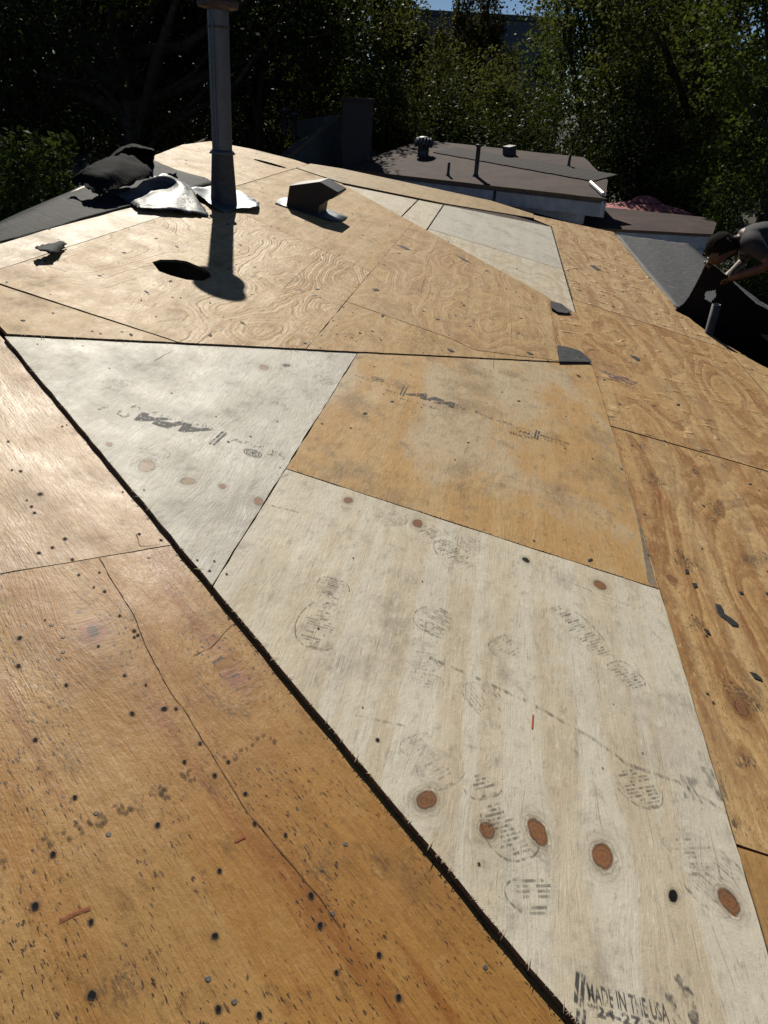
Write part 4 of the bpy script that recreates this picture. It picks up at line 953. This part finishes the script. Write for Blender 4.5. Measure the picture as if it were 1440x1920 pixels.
# lower roof
y0z = -1.8
p5, p6 = atz(1334, 438, -1.8), atz(1150, 430, -1.8)
LF = Frame((p6), np.array([1., 0, 0]), np.array([0, math.cos(.1), math.sin(.1)]))
lp = [LF.px(1336, 439), LF.px(1344, 416), LF.px(1320, 407), LF.px(1250, 400), LF.px(1130, 388), LF.px(640, 322), (LF.px(640, 322)[0], LF.px(1150, 432)[1]), ]
lo_, cL_ = slab('lower_roof', LF, lp, 0, .05, shin, nh, gap=0, jit=.008, step=.4)
q0_, q1_ = LF.p(*lp[6]), LF.p(*lp[0])
board('fascia', q0_, q1_, -.052, -.26, .04, fasc, nh, -.05)
board('wall', q0_+np.array([0, .35, 0]), q1_+np.array([-.25, .35, 0]), -.2, -2.4, .1, wallw, nh, -.05)
board('corner_post', q1_+np.array([-.22, .05, 0]), q1_+np.array([-.10, .05, 0]), -.26, -2.4, .1, fasc, nh, 0)
# roof fixtures
dk = simple('dark_vent_metal', (.06, .065, .07), .5, .2, 12, 0, .4)
def fix(fr, x, y0_, y1_, rpx, name, mat=dk, prof=None):
    u, v_ = fr.px(x, y0_); b_ = fr.p(u, v_); dep = (b_-EYE)@cF; k = dep/FPX; h_ = (y0_-y1_)*k*1.06; r = rpx*k
    pr = prof(r, h_) if prof else [(r*1.8, -.02), (r*1.15, .03), (r, .05), (r, h_), (r*.8, h_), (r*.8, h_-.1)]
    v, f = lathe(pr, 16); return mesh(name, v, f, mat, nh, True, Matrix.Translation(Vector(b_)))
tb = lambda r, h: [(r*1.25, -.02), (r*.95, .02), (r*.95, h*.5), (r*1.25, h*.52), (r*1.35, h*.72), (r*1.15, h*.95), (r*.5, h*1.02), (.001, h*1.03)]
t_ = fix(UF, 793, 292, 262, 11, 'turbine_vent', dk, tb)
u, v_ = UF.px(793, 292); b_ = UF.p(u, v_); dep = (b_-EYE)@cF
for k in range(14):
    a = 2*math.pi*k/14; r = 15*dep/FPX; z0 = 15*dep/FPX
    v, f = tube([(r*math.cos(a), r*math.sin(a), z0), (r*1.12*math.cos(a+.2), r*1.12*math.sin(a+.2), z0*1.5), (r*.8*math.cos(a+.4), r*.8*math.sin(a+.4), z0*2)], [.02, .025, .015], 5)
    mesh('vane', v, f, galv, t_, True, Matrix.Translation(Vector(b_)))
fix(UF, 840, 329, 308, 2.6, 'plumbing_vent'); fix(UF, 1066, 312, 293, 2.6, 'plumbing_vent')
fix(UF, 892, 330, 280, 4, 'tall_flue', dk, lambda r, h: [(r*2, -.02), (r*1.1, .03), (r, .05), (r, h*.93), (r*1.5, h*.93), (r*1.5, h), (.001, h*1.01)])
fix(LF, 926, 384, 360, 3.5, 'plumbing_vent'); fix(UF, 690, 300, 287, 2.5, 'plumbing_vent')
u, v_ = UF.px(955, 291); vv, ff = boxv((0, 0, .09), (.2, .2, .18)); mesh('box_vent', vv, ff, dk, nh, mw=UF.mat(u, v_))

# red market umbrella behind the lower roof
ub = atz(1212, 372, -1.5); ub = EYE + (ub-EYE)*1.08; gz = np.array([ub[0], ub[1], 0])
um = thing('patio_umbrella', 'faded red patio umbrella canopy beyond the brown lower roof', 'umbrella', tuple(gz))
redc = simple('faded_red_canvas', (.42, .13, .13), .85, .12, 3, .003)
RR = 1.0; V = [(0, 0, ub[2])]; Fc = []
for k in range(8):
    a = 2*math.pi*k/8+.35; V.append((RR*math.cos(a), RR*math.sin(a), ub[2]-.22))
for k in range(8):
    a = 2*math.pi*k/8+.35; V.append((RR*math.cos(a), RR*math.sin(a), ub[2]-.36))
for k in range(8): Fc.append((0, 1+k, 1+(k+1) % 8)); Fc.append((1+k, 9+k, 9+(k+1) % 8, 1+(k+1) % 8))
mesh('canopy', V, Fc, redc, um, False, Matrix.Translation(Vector(gz)))
v, f = lathe([(.34, ub[2]-.06), (.16, ub[2]+.03), (.001, ub[2]+.06)], 8); mesh('vent_cap', v, f, redc, um, False, Matrix.Translation(Vector(gz)))
v, f = tube([(0, 0, 0), (0, 0, ub[2])], [.025, .025], 10); mesh('pole', v, f, raf, um, True, Matrix.Translation(Vector(gz)))
v, f = lathe([(.25, 0), (.25, .06), (.04, .1)], 16); mesh('base', v, f, dk, um, True, Matrix.Translation(Vector(gz)))
for k in range(8):
    a = 2*math.pi*k/8+.35; v, f = tube([(0, 0, ub[2]-.03), (RR*math.cos(a), RR*math.sin(a), ub[2]-.32)], [.012, .01], 5); mesh('rib', v, f, raf, um, True, Matrix.Translation(Vector(gz)))

# dark gabled house with brick chimney
gh = thing('gabled_house', 'dark gabled house with grey shingle roof among trees', 'house', tuple(np.array([*at(600, 260, 18)[:2], 0])))
pk = at(636, 214, 17.5); lr = at(537, 229, 19); le = at(520, 300, 17.0); rk = at(536, 296, 15.6); re = at(700, 300, 15.6)
GF = plane_frame(rk, pk, le)
slab('roof', GF, [tuple(((q-GF.o)@GF.u, (q-GF.o)@GF.v)) for q in (rk, pk, lr, le + (le-rk)*.6)], 0, .06, greysh, gh, gap=0, jit=.01, step=.5)
gw = simple('dark_siding', (.10, .115, .12), .9, .2, 4)
dn = np.array([0, 0, 1.])
rr = pk*2-rk; rr = np.array([pk[0]+(pk[0]-rk[0])*1.2, pk[1]+(rk[1]-pk[1])*.3, rk[2]])
mesh('gable_wall', [rk-dn*.08, pk-dn*.08, rr-dn*.08, np.array([rr[0], rr[1], 0]), np.array([rk[0], rk[1], 0]), np.array([pk[0], pk[1], 0])], [(0, 1, 5, 4), (1, 2, 3, 5)], gw, gh)
rb = rr + (lr-pk); mesh('far_roof', [pk, rr, rb, lr], [(0, 1, 2, 3)], greysh, gh)
ch = at(668, 250, 16.6); chz = at(668, 190, 16.6)[2]
brick_t = NT('old_brick'); bo = brick_t.n('ShaderNodeTexBrick'); brick_t.put(bo.inputs['Vector'], brick_t.obj()); bo.inputs['Color1'].default_value = (.06, .03, .024, 1); bo.inputs['Color2'].default_value = (.045, .024, .02, 1); bo.inputs['Mortar'].default_value = (.05, .045, .042, 1); bo.inputs['Scale'].default_value = 4
brick_t.bsdf(bo.outputs[0], .9)
cmw = Matrix.Translation(Vector((ch[0], ch[1], 0))) @ Matrix.Rotation(math.radians(8), 4, 'Z')
vv, ff = boxv((0, 0, chz/2), (.66, .5, chz)); chm = mesh('chimney', vv, ff, brick_t.m, gh, False, cmw)
vv, ff = boxv((0, 0, chz+.03), (.74, .58, .08)); mesh('chimney_cap', vv, ff, brick_t.m, chm, False, cmw)
for (x, y) in ((552, 224), (534, 216)):
    q = at(x, y+10, 18.2); v, f = lathe([(.06, -.3), (.06, .2), (.12, .2), (.12, .26), (.001, .28)], 10); mesh('roof_vent_pipe', v, f, dk, gh, True, Matrix.Translation(Vector(q)))

# flat-topped building far behind the trees
fb = thing('flat_building', 'tall flat-topped building standing behind the trees', 'building', (4, 62, 0))
conc = simple('blue_grey_concrete', (.16, .18, .21), .9, .12, .3)
xl, xr = -.045*60, .180*60; zt2 = ZC + .0815*60
vv, ff = boxv(((xl+xr)/2, 66, zt2/2), (xr-xl, 12, zt2)); mesh('wall', vv, ff, conc, fb)
vv, ff = boxv(((xl+xr)/2, 66, zt2+.08), (xr-xl+.3, 12.3, .3)); mesh('parapet', vv, ff, simple('parapet', (.1, .11, .12), .9), fb)
gl = simple('dark_window', (.02, .025, .03), .2)
for i in range(5):
    for j in range(2):
        vv, ff = boxv((xl+1.6+i*2.6, 59.98, 3.2+j*3.2), (1.4, .06, 1.5)); mesh('window', vv, ff, gl, fb)

# ------------------------------------------------------------------ trees
def leaf_mat(name, a, b, tr=.3, rough=.36):
    N = NT(name); gi = N.n('ShaderNodeNewGeometry'); oi = gi.outputs['Random Per Island']
    big = N.noise(gi.outputs['Position'], .9, 2)
    c = N.mix(oi, a, b); c = N.mix(N.mul(N.step(big, .4, .65), .4), c, tuple(x*1.25 for x in b))
    p = N.n('ShaderNodeBsdfPrincipled'); N.put(p.inputs['Base Color'], c); p.inputs['Roughness'].default_value = rough+.16; p.inputs['Specular IOR Level'].default_value = .025
    t = N.n('ShaderNodeBsdfTranslucent'); N.put(t.inputs[0], N.mix(.5, c, (.10, .13, .01)))
    m = N.n('ShaderNodeMixShader'); m.inputs[0].default_value = tr
    N.t.links.new(p.outputs[0], m.inputs[1]); N.t.links.new(t.outputs[0], m.inputs[2]); N.t.links.new(m.outputs[0], N.out.inputs[0]); return N.m
lm_dark = leaf_mat('leaf_dark', (.013, .021, .010), (.030, .044, .017), .2)
lm_green = leaf_mat('leaf_green', (.034, .052, .016), (.075, .105, .032), .4)
lm_olive = leaf_mat('leaf_olive', (.062, .062, .022), (.12, .112, .04), .4, .5)
lm_brown = leaf_mat('leaf_brown', (.06, .045, .018), (.105, .075, .028), .25, .5)
lm_bright = leaf_mat('leaf_bright', (.06, .09, .02), (.12, .155, .035), .35, .4)
bark = simple('bark', (.055, .043, .033), .95, .4, 8, .01)
def tree(name, label, px, ydist, z0, z1, rx, leaves, mat, size=.11, seed=0, clumps=60, trunk_r=.18, group='trees behind the house', ry=None, shape=.0, cl=.16, forks=7):
    rg = np.random.RandomState(seed); d = ray(px, 200); X = d[0]/d[1]*ydist; base = np.array([X, ydist, 0.])
    rz = (z1-z0)/2; cz = (z1+z0)/2; ry = ry or rx
    C = rg.randn(clumps, 3); C /= np.linalg.norm(C, axis=1)[:, None]; C *= (rg.rand(clumps)**.45)[:, None]
    C[:, 0] *= 1+.25*np.sin(seed+3*C[:, 2]); 
    if shape: C[:, :2] *= (1-shape*(C[:, 2:3]+1)/2)
    cr_ = (.55+.9*rg.rand(clumps))*cl
    cid = rg.choice(clumps, leaves, p=cr_**2/np.sum(cr_**2))
    o = rg.randn(leaves, 3); o /= np.linalg.norm(o, axis=1)[:, None]; o *= (rg.rand(leaves)**.5)[:, None]
    Q = C[cid] + o*cr_[cid][:, None]
    Pn = Q*np.array([rx, ry, rz])+np.array([0, 0, cz])
    s = size*(.6+.8*rg.rand(leaves))[:, None]
    nrm = rg.randn(leaves, 3)*.8+np.array([0, 0, .75]); nrm /= np.linalg.norm(nrm, axis=1)[:, None]
    a = rg.randn(leaves, 3); a -= nrm*np.sum(a*nrm, axis=1)[:, None]; a /= np.linalg.norm(a, axis=1)[:, None]; b_ = np.cross(nrm, a)
    Vv = np.stack([Pn-a*s*.5, Pn+b_*s*.27+nrm*s*.06, Pn+a*s*.5, Pn-b_*s*.27+nrm*s*.06], 1).reshape(-1, 3)
    Fv = np.arange(leaves*4).reshape(-1, 4)
    root = thing(name, label, 'tree' if 'tree' in name else 'shrub', tuple(base), group); mw = Matrix.Translation(Vector(base))
    me = quads_np('crown', Vv, Fv); mobj('crown', me, mat, root, False, mw)
    parts = [tube([(0, 0, -.1), (.05*rx, 0, z0*.5), (-.03*rx, .1, z0+.1*rz), (.02*rx, 0, cz)], [trunk_r*1.3, trunk_r, trunk_r*.8, trunk_r*.35], 9)]
    order = np.argsort(-cr_)[:forks*3]
    st = np.array([-.01*rx, .05, max(z0*.8, .15)])
    for k, i in enumerate(order):
        e = C[i]*np.array([rx, ry, rz])+np.array([0, 0, cz]); s0 = st + (np.array([0, 0, cz])-st)*rg.rand()*.7
        m1 = s0+(e-s0)*.45+rg.randn(3)*.12*rx*.5; m1[2] = max(m1[2], .2)
        r = trunk_r*(.55 if k < forks else .28); parts.append(tube([s0, m1, e], [r, r*.6, r*.18], 6))
    v, f = join(parts); mesh('trunk', v, f, bark, root, True, mw)
    return root
tree('oak_tree', 'huge dark oak with forked limbs behind the felt-covered ridge', 250, 21, 3.0, 9.6, 5.0, 44000, lm_dark, .13, 1, 90, .34, cl=.24, forks=9)
tree('oak_tree', 'dark oak crown rising directly behind the flue pipe', 480, 25, 2.2, 10, 4.3, 36000, lm_dark, .14, 2, 80, .26, cl=.22)
tree('broadleaf_tree', 'dense dark tree at the back left beyond the forked oak', 60, 27, 1.2, 12, 5.5, 30000, lm_dark, .18, 3, 80, .3, cl=.22)
tree('shrub', 'leafy bright-edged shrub low behind the flat felt', 20, 12.5, .3, 3.75, 1.7, 14000, lm_green, .10, 4, 45, .08, 'shrubs around the yards', cl=.22)
tree('shrub', 'dim rounded shrub showing beneath the oak limbs', 300, 22, .3, 4.3, 2.0, 9000, lm_olive, .12, 5, 40, .08, 'shrubs around the yards', cl=.24)
tree('feathery_tree', 'feathery olive tree above the gabled house roof', 610, 30, 1.0, 10.4, 3.2, 26000, lm_olive, .13, 6, 90, .22, cl=.2)
tree('cypress_tree', 'brownish conical cypress right of the feathery olive tree', 742, 40, .5, 9.2, 1.9, 20000, lm_brown, .15, 7, 90, .2, shape=.55, cl=.18)
tree('cypress_tree', 'taller brown cypress hiding the middle of the flat building', 885, 41, .5, 11.0, 2.2, 24000, lm_brown, .15, 8, 90, .2, shape=.5, cl=.18)
tree('bushy_tree', 'wide olive bushy tree right behind the turbine vent', 850, 24.5, .6, 5.5, 3.0, 26000, lm_olive, .10, 9, 90, .14, cl=.2)
tree('ivy_tree', 'green vine-covered tree behind the brick chimney', 705, 24, .5, 4.9, 1.6, 12000, lm_green, .11, 10, 60, .12, cl=.22)
tree('broadleaf_tree', 'tall glossy green tree right of the flat building', 1135, 30, 2.0, 12.5, 3.5, 34000, lm_green, .13, 11, 85, .28, cl=.2)
tree('broadleaf_tree', 'middle-height dark green tree behind the patched shingle roof', 1030, 22.5, .4, 5.4, 2.9, 24000, lm_dark, .10, 12, 80, .15, cl=.22)
tree('broadleaf_tree', 'large brown-tinged tree above the red umbrella', 1290, 23, 1.0, 10.5, 3.6, 36000, lm_olive, .12, 13, 95, .26, cl=.19)
tree('shrub', 'glossy dark shrub just behind the red umbrella', 1215, 19.5, .3, 5.0, 1.9, 17000, lm_dark, .10, 14, 60, .1, 'shrubs around the yards', cl=.22)
tree('shrub', 'dense small-leaved shrub beyond the bent-over worker', 1570, 15.5, .2, 4.1, 2.1, 22000, lm_green, .075, 15, 70, .1, 'shrubs around the yards', cl=.2)
tree('shrub', 'yellow-green leafy shrub left of the small-leaved shrub', 1320, 19, .3, 4.1, 1.6, 12000, lm_bright, .10, 16, 50, .08, 'shrubs around the yards', cl=.22)
tree('broadleaf_tree', 'tree with bright leaves overhanging the small-leaved shrub', 1490, 17, 3.2, 9.5, 2.8, 20000, lm_bright, .11, 17, 70, .2, cl=.2)
tree('broadleaf_tree', 'far dark tree closing the gap behind the glossy green tree', 1200, 40, .5, 13, 5.5, 22000, lm_dark, .2, 18, 80, .3, cl=.22)
tree('broadleaf_tree', 'far dark tree closing the gap left of the cypresses', 560, 44, .5, 12, 6, 24000, lm_dark, .22, 19, 80, .3, cl=.22)
tree('broadleaf_tree', 'far dark tree filling the space behind the oaks', 300, 36, .3, 14, 7.5, 30000, lm_dark, .22, 20, 90, .3, cl=.22)

# far-off wood closing the horizon
rg = np.random.RandomState(77); n_ = 60000
X = rg.uniform(-42, 36, n_); Y = rg.uniform(50, 57, n_); top = 7.2+1.6*np.sin(X*.9)+1.2*np.sin(X*.37+1)+2.2*(np.abs(X+12) < 9)
keep = (X < -3.6) | (X > 11.6); X, Y, top = X[keep], Y[keep], top[keep]; n_ = len(X)
Zz = rg.rand(n_)*top; Pn = np.stack([X, Y, Zz], 1); sz = (.5*(.6+.8*rg.rand(n_)))[:, None]
nr = rg.randn(n_, 3); nr /= np.linalg.norm(nr, axis=1)[:, None]; a = rg.randn(n_, 3); a -= nr*np.sum(a*nr, axis=1)[:, None]; a /= np.linalg.norm(a, axis=1)[:, None]; b_ = np.cross(nr, a)
Vv = np.stack([Pn-a*sz*.5, Pn+b_*sz*.3, Pn+a*sz*.5, Pn-b_*sz*.3], 1).reshape(-1, 3)
wd_ = mobj('far_wood', quads_np('far_wood', Vv, np.arange(n_*4).reshape(-1, 4)), lm_dark); wd_['kind'] = 'stuff'; wd_['label'] = 'far dark wood closing the view behind the yard trees'; wd_['category'] = 'wood'
